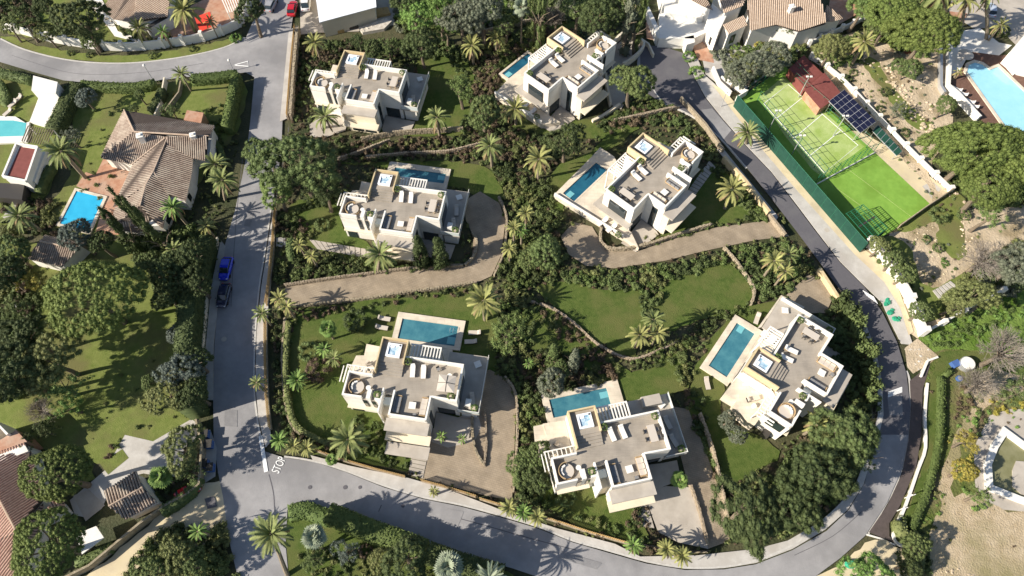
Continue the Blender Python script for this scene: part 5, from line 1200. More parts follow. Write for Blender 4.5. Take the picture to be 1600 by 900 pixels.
# round white table, bin, tub in the lower right garden
x, y = G(1505,572); t = thing('round_cover', 'round white topped tank on the grass at the meadow edge', 'tank', (x, y, 0)); MB().cyl(0,0,1.1,.15,1.3,28).build('body', M['steel'], t); MB().cyl(0,0,1.0,1.303,1.4,28).build('lid', M['whiter'], t)
x, y = G(1489,571); setp(MB().obox(x,y,1.2,1.0,.15,1.0,.4).build('crate', M['bluebox']), 'small blue and grey box left of the round white tank', 'box')
x, y = G(1496,593); t = thing('round_tub', 'small dark blue round tub below the white tank', 'tub', (x,y,0)); MB().cyl(0,0,.45,.1,.6,16).build('body', M['bluebox'], t); MB().cyl(0,0,.3,.603,.63,14).build('lid', M['steel'], t)
x, y = G(1574,596); setp(MB().cyl(x,y,.35,.1,.8,12,.3).build('water_butt', M['windscreen']), 'small teal barrel on the earth path at the right', 'barrel')
for (px, py, a, lab) in ((1385,475,.6,'upper'),(1390,490,.2,'middle'),(1398,500,-.3,'lower')):
    x, y = G(px, py); mb = MB(); rr = random.Random(px)
    mb.ell((0,0,.2),(.7,.4,.28), 10, 5, .3, rr); mb.ell((.5,.4,.15),(.4,.3,.2), 8, 4, .3, rr)
    o = mb.build('net_heap', M['green_net'], loc=(0,0,0)); o.location = (x,y,.15); o.rotation_euler = (0,0,a); setp(o, lab+' heap of bright green netting beside the right road', 'netting')
x, y = G(1326,882); mb = MB(); mb.ell((0,0,.3),(.9,.6,.4), 10, 5, .2, rg); o = mb.build('net_heap', M['green_net'], loc=(0,0,0)); o.location = (x,y,.3); setp(o, 'bright green covered heap at the bottom edge near the walkway', 'netting')
for i, (px, py) in enumerate(((1412,779),(1400,799))):
    x, y = G(px, py); t = thing('sign_post', ('upper','lower')[i]+' white post leaning by the dark walkway', 'post', (x,y,0), .3); MB().tube((0,0,0),(.2,.1,2.2), .06).build('pole', M['whiter'], t); MB().box(-.1,.6,-.05,.05,2.0,2.3).build('plate', M['whiter'], t)
def lamp(px, py, h, lab):
    x, y = G(px, py); t = thing('street_lamp', lab, 'street lamp', (x,y,0)); MB().tube((0,0,0),(0,0,h), .08, .05).build('pole', M['steel'], t); MB().cyl(0,0,.28,h,h+.25,10,.12).build('lamp_head', M['whiter'], t)
lamp(242,129,4.5,'slim lamp post at the hedge by the top left road'); lamp(366,112,3.0,'short lamp post near the give way triangle'); lamp(1345,388,3.0,'lamp post at the foot of the court screen'); lamp(1126,168,4,'lamp post on the promenade above the court')
for i, (px, py, z) in enumerate(((30,156,.4),(22,164,.4),(14,177,.3))): gplace(P_lg, px, py, R(-30), ('upper','middle','lower')[i]+' lounger on the deck above the teal pool', z=z)
for i, (px, py) in enumerate(((1493,141),(1502,148),(1513,160),(1519,167))): gplace(P_l, px, py, R(-128), ('first','second','third','fourth')[i]+' white lounger from the top beside the pale blue pool', z=.25)
x, y = G(1500,97); t = thing('straw_parasol', 'round straw parasol at the head of the pale blue pool', 'parasol', (x,y,0)); MB().tube((0,0,0),(0,0,2.4),.06).build('pole', M['wood'], t); MB().cyl(0,0,1.5,2.0,2.7,20,.05).build('canopy', M['canvas'], t)
for i in range(6): pass

# ------------------------------------------------------------------ vehicles
def car(px, py, a, m, lab, L=4.3, W_=1.8, hh=1.45, cat='car', name='parked_car'):
    x, y = G(px, py, .5); t = thing(name, lab, cat, (x, y, .27), a); Lh = L/2
    def loft(secs, mm, nm, par=t):
        vs = []; n = len(secs[0][1])
        for X, pr_ in secs: vs += [(X, yy, zz) for yy, zz in pr_]
        fs = [(i*n+j, i*n+(j+1) % n, (i+1)*n+(j+1) % n, (i+1)*n+j) for i in range(len(secs)-1) for j in range(n)]+[tuple(range(n)), tuple(range((len(secs)-1)*n, len(secs)*n))[::-1]]
        o = MB().add(vs, fs).build(nm, mm, par); return o
    def pr_(w_, z0, z1, r=.16): return [(-w_*.9, z0), (w_*.9, z0), (w_, z0+.12), (w_, z1-r), (w_-r*.9, z1), (-w_+r*.9, z1), (-w_, z1-r), (-w_, z0+.12)]
    hw = W_/2
    b = loft([(-Lh, pr_(hw*.82, .35, .72)), (-Lh+.12, pr_(hw*.93, .25, .86)), (-Lh+.7, pr_(hw, .22, .92)), (0, pr_(hw, .2, .93)), (Lh-1.1, pr_(hw*.99, .22, .88)), (Lh-.35, pr_(hw*.92, .25, .76)), (Lh, pr_(hw*.74, .33, .62))], m, 'body')
    loft([(-Lh+.35, pr_(hw*.8, .88, .95, .03)), (-Lh+.85, pr_(hw*.78, .88, hh-.06, .1)), (-.2, pr_(hw*.79, .88, hh-.01, .12)), (.35, pr_(hw*.78, .88, hh-.08, .1)), (1.05, pr_(hw*.84, .86, .93, .03))], M['glass'], 'window_glass')
    loft([(-Lh+.8, pr_(hw*.74, hh-.12, hh-.03, .05)), (-.2, pr_(hw*.76, hh-.12, hh+.02, .06)), (.3, pr_(hw*.73, hh-.12, hh-.05, .05))], m, 'roof')
    for sx in (-Lh+.8, Lh-.85):
        for sy in (-1, 1): MB().tube((sx, sy*(hw-.2), .32), (sx, sy*(hw+.01), .32), .32, n=14).build('wheel', M['tyre'], t)
    for sy in (-1, 1):
        MB().ell((Lh-.18, sy*hw*.62, .62), (.14,.2,.09), 8, 5).build('headlight', M['steel'], t); MB().box(-Lh+.0,-Lh+.1, sy*hw*.62-.15, sy*hw*.62+.15, .62,.78).build('tail_light', M['redcloth'], t)
        MB().ell((.75, sy*(hw+.08), .95), (.1,.1,.08), 6, 4).build('mirror', m, t)
    return t
paint = lambda n, c: mat(n, c, rough=.25, spec=.5, coat=.8)
car(457.5, 15, R(90), paint('paint_red', (.45,.01,.02)), 'red hatchback parked at the top of the street')
car(354, 421, R(-92), paint('paint_blue', (.01,.03,.55)), 'bright blue car parked on the left street')
car(350.5, 463, R(-92), paint('paint_dark', (.015,.02,.05)), 'dark car parked in shade behind the bright blue one')
car(1546, 17, R(80), paint('paint_silver', (.45,.5,.58)), 'silver blue car in the car park at the top right')
car(479, 6, R(95), paint('paint_white', (.7,.7,.72)), 'white van beside the long white shed', 4.8, 1.9, 1.9, 'van', 'parked_van')
car(424, 9, R(80), paint('paint_grey', (.3,.3,.31)), 'grey car half in tree shade at the top of the street')
car(295, 769, R(30), paint('paint_red', (.45,.01,.02)), 'small reddish white car behind the hedge near the garden house', 3.6, 1.6)
slab_path('garden_steps', 'white striped garden steps beside the olive tree near the meadow wall', ladder((1455,456),(1484,440),(1466,470),(1494,448),6,.3), 'pave', z=.35)
for i, (px, py) in enumerate(((26,485),(36,479))):
    x, y = G(px, py); t = thing('garden_chair', ('left','right')[i]+' white round garden chair on the far left lawn', 'chair', (x,y,0), 1+i)
    MB().cyl(0,0,.55,.3,.45,14).build('seat', M['whiter'], t); mb = MB()
    for k in range(8): a0, a1 = R(20+k*20), R(40+k*20); mb.wall((.6*math.cos(a0),.6*math.sin(a0)),(.6*math.cos(a1),.6*math.sin(a1)),.08,.3,1.0)
    mb.build('backrest', M['whiter'], t)
    for k in range(3): a = k*2.1; MB().tube((.4*math.cos(a),.4*math.sin(a),0),(.35*math.cos(a),.35*math.sin(a),.299),.03).build('leg', M['steel'], t)
for a, b in (((1290,283),(1392,357)),((1320,262),(1425,341))): setp(ribbon(MB(), GP([a,b]), .06, .18, .20).build('turf_seam', M['turf_light']), kind='structure')
for q in ([(388,330),(398,332),(392,356),(382,354)], [(352,640),(372,642),(372,668),(352,666)], [(880,862),(940,880),(932,890),(872,872)], [(1385,620),(1408,618),(1409,650),(1388,650)]):
    sheet('asphalt_patch', q, 24.5, M['asphalt_old'])

# ================================================================== VEGETATION
for x in list(MATS): pass
# --- palms: (px, py, height, frond length, leaf, label, kind, fronds, trunk foot)
for a in (
 (492,67,5,2.9,'palmy','palm at the yard corner beside the ladder of stone fences near the red car','date',30,(500,90)),
 (508,183,4.5,3.2,'palm','palm between the left street gate and the villa below the shed','date',34,(507,200)),
 (738,72,5.5,3.1,'palmy','larger of the two palms by the rough stone wall at the top centre','date',30,(740,100)),
 (775,59,4.5,2.6,'palmy','smaller of the two palms by the rough stone wall at the top centre','date',26,(776,80)),
 (683,184,5,3.0,'palm','palm at the lower right corner of the villa below the white shed','date',32,None),
 (805,171,5.5,3.3,'palmy','palm standing in front of the villa beside the curved ramp','date',34,(806,195)),
 (766,229,7,3.0,'palm','palm left of the twin palm between the two middle upper villas','date',34,(769,262)),
 (842,249,7,3.3,'palmy','palm on the small lawn left of the long narrow pool','date',34,(841,280)),
 (1168,208,5,3.1,'palm','palm growing out of the promenade outside the upper right road','date',34,(1166,225)),
 (1144,296,5.5,3.4,'palmy','palm between the right road and the villa above the curving driveway','date',34,(1132,326)),
 (594,398,6,3.4,'palm','large palm whose fronds cover the ladder path of the conifer villa','date',36,(591,424)),
 (756,470,6,3.7,'palmy','large palm on the lawn to the upper right of the turquoise pool','date',36,(758,500)),
 (545,687,5,3.5,'palm','large palm on the lawn edge above the bottom fence near STOP','date',38,None),
 (410,490,4.5,2.1,'palm','upper street palm on the left pavement','date',26,None),
 (402,598,4,1.7,'palm','lower street palm on the left pavement','date',24,None),
 (437,467,4.5,2.2,'palmy','left palm of the pair at the driveway mouth','date',26,None),
 (449,479,4.5,1.9,'palmy','right palm of the pair at the driveway mouth','date',24,None),
 (1000,524,5,2.5,'palmy','yellow green palm at the tip of the middle lawns','date',30,None),
 (1021,500,6,2.4,'palm','upper green palm between the two middle lawns','date',30,None),
 (1027,520,5,2.3,'palmy','lower palm hugging the right side of the middle palm group','date',28,None),
 (1210,408,5.5,2.5,'palmy','left palm of the three beside the curving driveway mouth','date',28,None),
 (1232,398,5.5,2.2,'palm','upper palm of the three beside the curving driveway mouth','date',26,None),
 (1227,424,5,2.1,'palmy','lowest palm of the three beside the curving driveway mouth','date',26,None),
 (1277,664,5,2.6,'palmy','palm beside the dark oak below the villa in the road bend','date',32,None),
 (97,237,7.5,3.8,'palm','tall palm above the blue pool on the left lawn','date',38,(135,279)),
 (31,338,7,3.3,'palm','palm at the left edge beside the guest house garden','date',34,(66,362)),
 (337,258,6.5,3.1,'palm','upper palm of the pair by the street right of the striped villa','date',34,(342,305)),
 (348,282,6.5,3.3,'palm','lower palm of the pair by the street right of the striped villa','date',34,(352,312)),
 (270,325,6,2.7,'fan','palm leaning over the lower roof end of the striped villa','date',30,(298,357)),
 (322,353,4,2.2,'palmy','low palm between the striped villa and the street wall','date',26,None),
 (272,390,5.5,2.4,'palm','palm in the dark garden below the striped villa','date',28,None),
 (283,116,7,2.3,'palm','palm at the gateway of the short driveway by the top left road','date',28,(299,142)),
 (288,17,8,4.2,'palmy','very large palm over the terracotta patio by the red sail','date',40,(307,50)),
 (217,44,5,2.8,'palmy','palm in front of the narrow white outbuilding','date',30,None),
 (255,50,4,2.0,'fan','small palm between the outbuilding and the terracotta patio','date',24,None),
 (328,33,4,1.8,'palmy','small palm right beside the red sail','date',22,None),
 (425,834,8,3.5,'palm','very large dark palm on the corner of the lower left street','date',44,(450,900)),
 (491,838,7.5,1.9,'fanb','tall silvery fan palm right of the very large dark palm','fan',44,(505,858)),
 (700,886,7,2.3,'fanb','silvery fan palm at the bottom edge below the hedge','fan',44,None),
 (765,905,6,3.0,'fanb','grey palm cut by the bottom edge right of the silvery fan palm','date',30,None),
 (1350,66,7,3.2,'palmy','palm with a long leaning trunk in the rock garden','date',34,(1330,103)),
 (1470,-8,11,4.0,'palm','left tall palm over the top edge beside the car park','date',34,(1482,32)),
 (1508,0,11,3.6,'palmy','middle tall palm over the top edge, trunk leaning left','date',32,(1500,48)),
 (1540,-12,11,3.8,'palm','right tall palm over the top edge with the longest leaning trunk','date',32,(1541,62)),
 (1563,40,4,2.4,'palmy','low palm beside the car park hedge at the right','date',26,None),
 (1497,113,2.2,1.3,'palmy','tiny palm below the straw parasol','date',18,None),
 (250,745,4.5,1.9,'fan','fan palm beside the white gable of the garden house','fan',36,None),
 (512,514,4,1.7,'bright','bright green fan palm left of the two lawn loungers','fan',34,None),
 (507,546,3.5,1.7,'fan','upper left palm of the cluster on the pool garden lawn','date',26,None),
 (522,560,3.5,1.9,'palm','lower right palm of the cluster on the pool garden lawn','date',28,None),
 (465,594,2.6,2.1,'fan','spiky yellow green palm on the left of the pool garden lawn','date',44,None),
 (690,681,2.6,1.2,'fan','left small fan palm above the driveway court','date',22,None),
 (722,686,2.6,1.1,'fan','right small fan palm above the driveway court','date',20,None),
 (1062,750,3,1.5,'fan','small fan palm at the corner of the pale car court','fan',28,None),
 (822,334,6,1.9,'palmy','topmost fan palm of the clump beside the shaded driveway','date',40,None),
 (803,356,5.5,1.8,'palmy','second fan palm down in the clump beside the shaded driveway','date',40,None),
 (796,388,5,1.9,'palmy','lowest fan palm of the clump beside the shaded driveway','date',40,None),
 (815,360,5,1.6,'fan','right hand fan palm of the clump beside the shaded driveway','date',34,None),
 (468,383,4,1.6,'palmy','upper yellowish palm beside the ladder path gate','date',36,None),
 (487,400,3.5,1.6,'palmy','lower yellowish palm beside the ladder path','date',36,None),
 (437,688,3.4,1.9,'fan','left bushy palm on the corner above the STOP word','date',38,None),
 (459,697,3,1.7,'palmy','middle bushy palm on the corner above the STOP word','date',38,None),
 (480,700,3,1.7,'palmy','right bushy palm on the corner above the STOP word','date',38,None),
 (796,793,4,1.8,'palmy','left yellowish bushy palm on the bottom pavement','date',38,None),
 (818,800,4,1.7,'fan','middle yellowish bushy palm on the bottom pavement','date',38,None),
 (840,808,4,1.8,'palmy','right yellowish bushy palm on the bottom pavement','date',38,None),
 (1042,858,3.4,1.8,'palmy','left golden bushy palm on the bottom right pavement','date',40,None),
 (1066,868,3.4,1.8,'palmy','right golden bushy palm on the bottom right pavement','date',40,None),
 (990,852,3.5,1.8,'fan','loose feathery palm on the pavement left of the golden pair','date',30,None),
 (678,768,2.4,1.1,'palmy','small round bushy palm alone on the bottom pavement','date',30,None),
 (518,718,2.2,1.1,'fan','small round palm beside the corner bushy palms','fan',28,None),
 (827,568,2.4,1.2,'fan','small round spiky palm left of the conifer cluster','date',28,None),
 (310,830,5,1.8,'fan','feathery palm in the shrubbery beside the lower left street','date',26,None),
 (815,12,9,2.2,'fanb','pale fan palm at the top edge between the cypresses','fan',30,None),
): palm(a[0], a[1], a[2], a[3], a[4], a[5], a[6], a[7], a[8])

# --- trees: (px, py, height of crown middle, radius, kind, leaf, label, radius across y)
for a in (
 (148,465,9,7.3,'pine','pine','huge round topped pine in the big left garden',7.0),
 (88,740,8,4.7,'pine','pine','flat olive green pine over the corner house roof',4.2),
 (75,852,9,4.9,'pine','pine','dense green pine below the small outbuilding at bottom left',4.7),
 (467,258,9,7.0,'oak','mid','huge spreading street tree left of the conifer villa',6.6),
 (414,240,7,3.6,'oak','mid','smaller tree leaning over the street beside the huge one',4.0),
 (505,300,6,3.4,'loose','dark','dark loose tree below right of the huge street tree',None),
 (430,297,6,3.4,'oak','light','pale leafy tree at the lower left of the huge street tree',None),
 (990,128,7,4.1,'oak','mid','bright round oak between the ramp and the right road',4.4),
 (884,220,6,3.9,'oak','dark','dark round oak right of the twin upper palms',None),
 (720,135,6,2.7,'loose','light','pale green loose tree right of the villa below the shed',3.0),
 (756,176,6,3.4,'round','mid','green rounded tree between the upper palms',3.8),
 (658,70,6,3.9,'round','dark','dark domed tree above the villa below the white shed',None),
 (560,66,4,2.2,'loose','dark','leftmost dark tree in the row behind the top villa',None),
 (583,76,4,2.2,'round','dark','middle dark tree in the row behind the top villa',None),
 (606,74,4,2.4,'loose','mid','right dark tree in the row behind the top villa',None),
 (652,25,7,4.0,'oak','bright','bright green tree left in the top centre wood',None),
 (688,15,8,4.2,'loose','bright','vivid green tree in the middle of the top centre wood',None),
 (697,44,5,2.8,'loose','bright','vivid low tree at the lower edge of the top centre wood',None),
 (722,30,8,4.4,'oak','grey','grey green tree right of the vivid one in the top wood',None),
 (755,14,9,4.4,'oak','grey','greyest tree near the top edge in the top wood',None),
 (790,34,6,3.2,'oak','mid','small green tree left of the cypress pair at the top',None),
 (640,0,8,3.6,'oak','dark','dark tree cut by the top edge right of the shed',None),
 (830,22,8,1.7,'column','mid','left cypress of the pair at the top centre',None),
 (846,22,9,1.8,'column','mid','right cypress of the pair at the top centre',None),
 (868,22,6,3.0,'bare','bare','bare branching tree right of the cypress pair',None),
 (938,26,9,4.6,'oak','dark','dark large conifer behind the villa beside the ramp',None),
 (902,12,8,3.4,'oak','mid','green tree left of the dark large conifer at the top',None),
 (985,28,9,2.4,'column','grey','tall grey green cypress left of the mansion wall',None),
 (1000,42,7,1.5,'column','mid','slim cypress touching the mansion wall',None),
 (791,521,5.5,3.0,'loose','light','pale leafy tree right of the turquoise pool lawn',3.6),
 (852,395,4.5,3.2,'round','mid','round green tree under the fan palm clump',None),
 (826,402,3.5,2.3,'oak','mid','small tree between the fan palm clump and the round one',None),
 (657,397,4.2,1.9,'cone','dark','left pointed conifer in front of the villa',None),
 (687,397,4.2,1.9,'cone','dark','right pointed conifer in front of the villa',None),
 (862,598,4,2.5,'round','grey','largest grey green conifer above the turquoise end pool',None),
 (876,577,3.6,1.6,'round','mid','middle conifer of the cluster above the pool',None),
 (864,556,3.8,1.3,'cone','mid','upper left conifer of the cluster above the pool',None),
 (896,567,4,1.4,'cone','grey','right conifer of the cluster above the pool',None),
 (1136,657,3,1.6,'round','grey','upper left round bush tree below the tilted pool villa',None),
 (1151,679,3,1.7,'round','grey','lower right round bush tree below the tilted pool villa',None),
 (1320,680,6.5,4.6,'oak','mid','large green oak against the right road bend',5.2),
 (1274,742,6.5,5.3,'oak','dark','broad dark oak in the middle of the bottom right group',5.2),
 (1233,790,6,4.1,'oak','dark','smaller dark oak between two bigger ones at bottom right',4.8),
 (1165,800,6.5,4.3,'oak','dark','tall dark oak leftmost of the bottom right group',6.6),
 (1352,712,5,2.0,'loose','mid','small outlying crown over the road below the green oak',None),
 (1520,235,9,9.0,'pine','pine','huge spreading pine below the pale blue pool',5.6),
 (1583,245,9,5.5,'pine','pine','pine filling the right edge below the pale blue pool',6.0),
 (1545,290,8,5.0,'pine','pine','lower lobe pine hanging over the grass path',None),
 (1548,332,6,3.0,'loose','light','yellow green tree at the lower end of the huge pine',None),
 (1442,52,9,7.2,'pine','pine','large pine left of the tall leaning palms',5.6),
 (1395,22,8,5.6,'pine','pine','pine at the top edge left of the large pine',None),
 (1372,38,6,2.8,'round','mid','small round tree under the top edge pine',None),
 (1350,5,7,4.0,'oak','light','bright tree at the top edge behind the brown yard',None),
 (1180,105,5,5.0,'oak','grey','grey olive tree behind the top corner of the court',3.0),
 (1150,118,4,2.8,'oak','grey','lower grey olive at the left of the court corner',None),
 (1213,85,5,3.2,'oak','grey','grey olive tree in front of the mansion roof',None),
 (1298,75,5,3.6,'oak','olive','olive green tree behind the red court building',None),
 (1230,45,4,1.8,'loose','mid','small tree against the mansion lower roof',None),
 (1418,108,3,2.9,'oak','mid','low spreading tree in the middle of the rock garden',None),
 (1403,172,2.5,2.0,'loose','grey','greyish bush tree in the rock garden left of the path',None),
 (1478,165,3.5,2.2,'round','mid','round tree below the white stepped wall',None),
 (1540,402,6,4.4,'bare','bare','large bare grey tree in the right hand garden',None),
 (1590,412,6,4.4,'oak','grey','grey green tree right of the bare tree',None),
 (1520,462,5,4.0,'oak','olive','olive tree beside the striped garden steps',3.0),
 (1490,475,4,2.2,'oak','olive','smaller olive at the white meadow wall',None),
 (1374,385,3.6,1.9,'round','olive','upper small tree below the practice cage',None),
 (1396,408,3.6,2.1,'round','mid','middle small tree behind the thick white wall',None),
 (1412,428,3.6,2.2,'round','mid','lower small tree behind the thick white wall',None),
 (1438,487,3.6,2.0,'round','mid','small tree at the corner of the thick white wall',None),
 (1575,545,7,4.6,'bare','bare','bare leafless tree over the grass bank at right',None),
 (1535,598,5,3.6,'bare','bare','dark leafless tree on the earth path at right',None),
 (1512,688,4,1.8,'loose','yellow','yellow green bush tree left of the murky pool paving',None),
 (1506,735,4,2.0,'round','yellow','round yellow green tree below its twin by the murky pool',None),
 (1532,775,4,1.8,'loose','light','light tree at the lower left of the murky pool',None),
 (1593,610,5,3.0,'loose','mid','green tree at the right edge above the murky pool',None),
 (122,30,8,5.0,'oak','dark','dark green tree behind the top left white wall',None),
 (140,62,4,2.4,'oak','mid','low tree against the top left white wall',None),
 (30,28,6,3.2,'loose','mid','green tree near the top left corner',None),
 (14,42,4,2.2,'round','olive','olive bush tree at the very top left edge',None),
 (72,52,3.6,2.4,'round','olive','round olive tree behind the curved white wall',None),
 (70,10,6,2.6,'oak','dark','small dark tree at the top edge left',None),
 (390,15,7,3.4,'oak','dark','dark tree at the top of the left street edge',None),
 (135,153,3.5,2.2,'round','blue','blue grey round tree on the upper left lawn',None),
 (218,148,2.8,1.2,'round','mid','small round tree below the road hedge',None),
 (210,172,2.8,1.4,'loose','mid','small loose tree touching the striped villa gable',None),
 (110,212,3.5,2.0,'loose','grey','grey shrub tree between the white terrace and lawn',None),
 (268,172,3,1.9,'loose','mid','small tree beside the flat terracotta annex',None),
 (118,368,6,3.0,'round','blue','blue grey conifer hanging over the blue pool corner',None),
 (158,378,5,2.2,'round','dark','dark conifer right of the blue grey one',None),
 (222,352,7,1.6,'column','dark','left dark cypress at the striped villa lower roof',None),
 (245,372,7,1.5,'column','dark','middle dark cypress at the striped villa lower roof',None),
 (200,372,6,1.5,'column','dark','short dark cypress right of the garden lawn patch',None),
 (232,415,5,2.6,'oak','mid','bright green tree in the dark garden centre',None),
 (262,425,6,3.4,'oak','dark','dark tree at the street side of the left garden',None),
 (296,400,6,3.2,'oak','dark','dark tree close behind the street boundary wall',None),
 (305,440,6,3.0,'oak','dark','dark tree below it behind the street boundary wall',None),
 (258,460,5,2.6,'oak','dark','small dark tree at the upper end of the big left lawn',None),
 (280,520,3.5,2.0,'round','blue','blue grey bush tree at the lawn edge near the street',None),
 (284,578,6,3.5,'oak','blue','grey green tree on the right side of the big lawn',3.2),
 (300,560,6,2.6,'oak','dark','dark tree at the wall behind the grey green one',None),
 (302,612,6,2.4,'oak','dark','lowest dark tree along the street boundary wall',None),
 (262,618,5,3.4,'oak','olive','olive tree below the grey green one at the lawn edge',3.6),
 (286,698,5.5,3.4,'oak','olive','olive tree over the pale courtyard beside the street',None),
 (295,735,4,2.0,'loose','mid','small tree between courtyard and the bin island',None),
 (234,598,2.6,1.5,'round','mid','small round tree in a stone ring on the big lawn',None),
 (80,560,7,4.6,'oak','olive','olive domed tree at the left of the huge pine shadow',None),
 (18,585,8,5.2,'oak','dark','big dark tree at the left edge of the lawn',None),
 (38,525,7,4.2,'oak','dark','dark tree above it at the left edge',None),
 (92,600,5,3.6,'loose','light','light green feathery tree in the big left garden',None),
 (105,632,4,2.3,'loose','bright','bright green small tree on the big left lawn',None),
 (60,640,3.5,2.8,'bare','bare','leafless shrub tree on the lower left lawn',None),
 (20,395,5,3.4,'oak','mid','green tree at the left edge beside the guest house',None),
 (8,430,6,3.4,'oak','dark','dark tree at the left edge below the guest house',None),
 (14,365,4,2.2,'loose','olive','olive tree above the guest house at the left edge',None),
 (55,440,4,2.8,'loose','yellow','yellow flowering tree below the guest house',None),
 (28,485,4,2.8,'loose','mid','green tree beside two white garden chairs at left',None),
 (40,690,3,1.6,'loose','mid','small green tree behind the corner house terrace',None),
 (70,672,2.6,2.2,'loose','dark','low dark shrub tree at the bottom of the left lawn',None),
 (635,880,6,3.6,'round','dark','dark glossy magnolia at the bottom edge',None),
 (540,862,4,2.0,'loose','blue','blue grey round tree on the bottom island lawn',None),
 (596,875,3,2.0,'round','olive','pale olive shrub tree on the bottom island lawn',None),
 (490,872,4,2.0,'loose','mid','green tree under the silvery fan palm',None),
 (278,866,4.5,2.8,'oak','olive','olive bushy tree in the shrubbery right of the sandy lane',None),
 (238,893,4.5,2.8,'oak','mid','green bushy tree at the bottom edge by the sandy lane',None),
 (300,880,4,2.6,'oak','mid','low tree at the bottom edge beside the lower left street',None),
 (1355,900,5,3.6,'oak','bright','bright green trimmed tree at the bottom edge by the walkway',None),
 (1430,855,3.5,2.2,'oak','mid','small tree at the foot of the long curved hedge',None),
 (1420,885,3.5,2.0,'oak','dark','small dark tree at the bottom edge right of the walkway',None),
 (815,735,4,2.6,'oak','mid','green tree left of the bottom villa wing',None),
 (836,714,4.5,2.4,'oak','mid','brighter green tree touching the bottom villa balcony',None),
 (836,745,4,2.4,'oak','dark','dark tree under the bottom villa wing corner',None),
): tree(*a[:7], ry=a[7])

# --- distinct clipped shrubs
for a in (
 (1467,335,1.5,'mid','wide clipped dark ball on the grass path below the pine'), (1507,335,1.1,'mid','clipped ball right of the wide one on the grass path'), (1448,373,.7,'mid','small clipped ball in the lower rock garden'),
 (1467,387,.9,'mid','round clipped ball beside the grass path bend'), (1477,411,.6,'bright','tiny light green ball below the grass path bend'), (1323,123,1.1,'dark','dark clipped ball by the white court wall'),
 (1334,113,.8,'mid','smaller clipped ball above the dark one'), (1385,143,1.0,'dark','dark ball in the middle of the rock garden'), (1376,170,.8,'dark','lone dark ball between rocks left of the grass path'),
 (1415,206,.8,'dark','dark ball at the lower rock garden edge'), (1418,78,.8,'red','rust red shrub in the upper rock garden'), (1403,86,.9,'grey','grey shrub left of the rust red one'),
 (1488,282,1.2,'mid','clipped mound under the pine beside the white wall'), (1512,300,.6,'mid','little ball beside the pine trunk'), (1545,18,.2,'mid','x'),
 (140,85,.7,'dark','clipped ball on the verge of the top left road'), (110,82,.7,'mid','shrub left on the verge of the top left road'), (238,86,.8,'mid','shrub on the right part of the top left verge'), (301,76,.7,'dark','small ball tree on the right end of the verge'), (368,59,1.1,'bright','light green ball at the end of the curved white wall'),
 (1077,88,1.2,'bright','trimmed light shrub beside the mansion courtyard'), (1089,112,1.4,'bright','trimmed light shrub lower down by the white walls'), (1148,70,1.1,'bright','bright shrub in the mansion forecourt'), (1168,75,.8,'bright','smaller bright shrub in the mansion forecourt'), (1185,65,1.2,'yellow','yellow green shrub in front of the mansion'),
 (571,861,.9,'brown','small rust brown shrub on the bottom island lawn'), (1567,47,1.4,'dark','dark mound at the lower edge of the car park'), (350,190,.9,'mid','clipped ball beside the tall street hedge'),
 (503,350,1.2,'mid','clipped shrub on the lawn left of the conifer villa'), (883,775,1.4,'mid','shrub on the shaded lawn of the bottom villa'), (497,577,1.8,'brown','brownish round shrub right of the spiky lawn palm'), (481,548,1.5,'mid','green clipped shrub at the left of the lawn palm cluster'), (555,500,1.8,'dark','dark feathery shrub between the fan palm and loungers'),
): 
    if a[4] != 'x': shrub(*a)

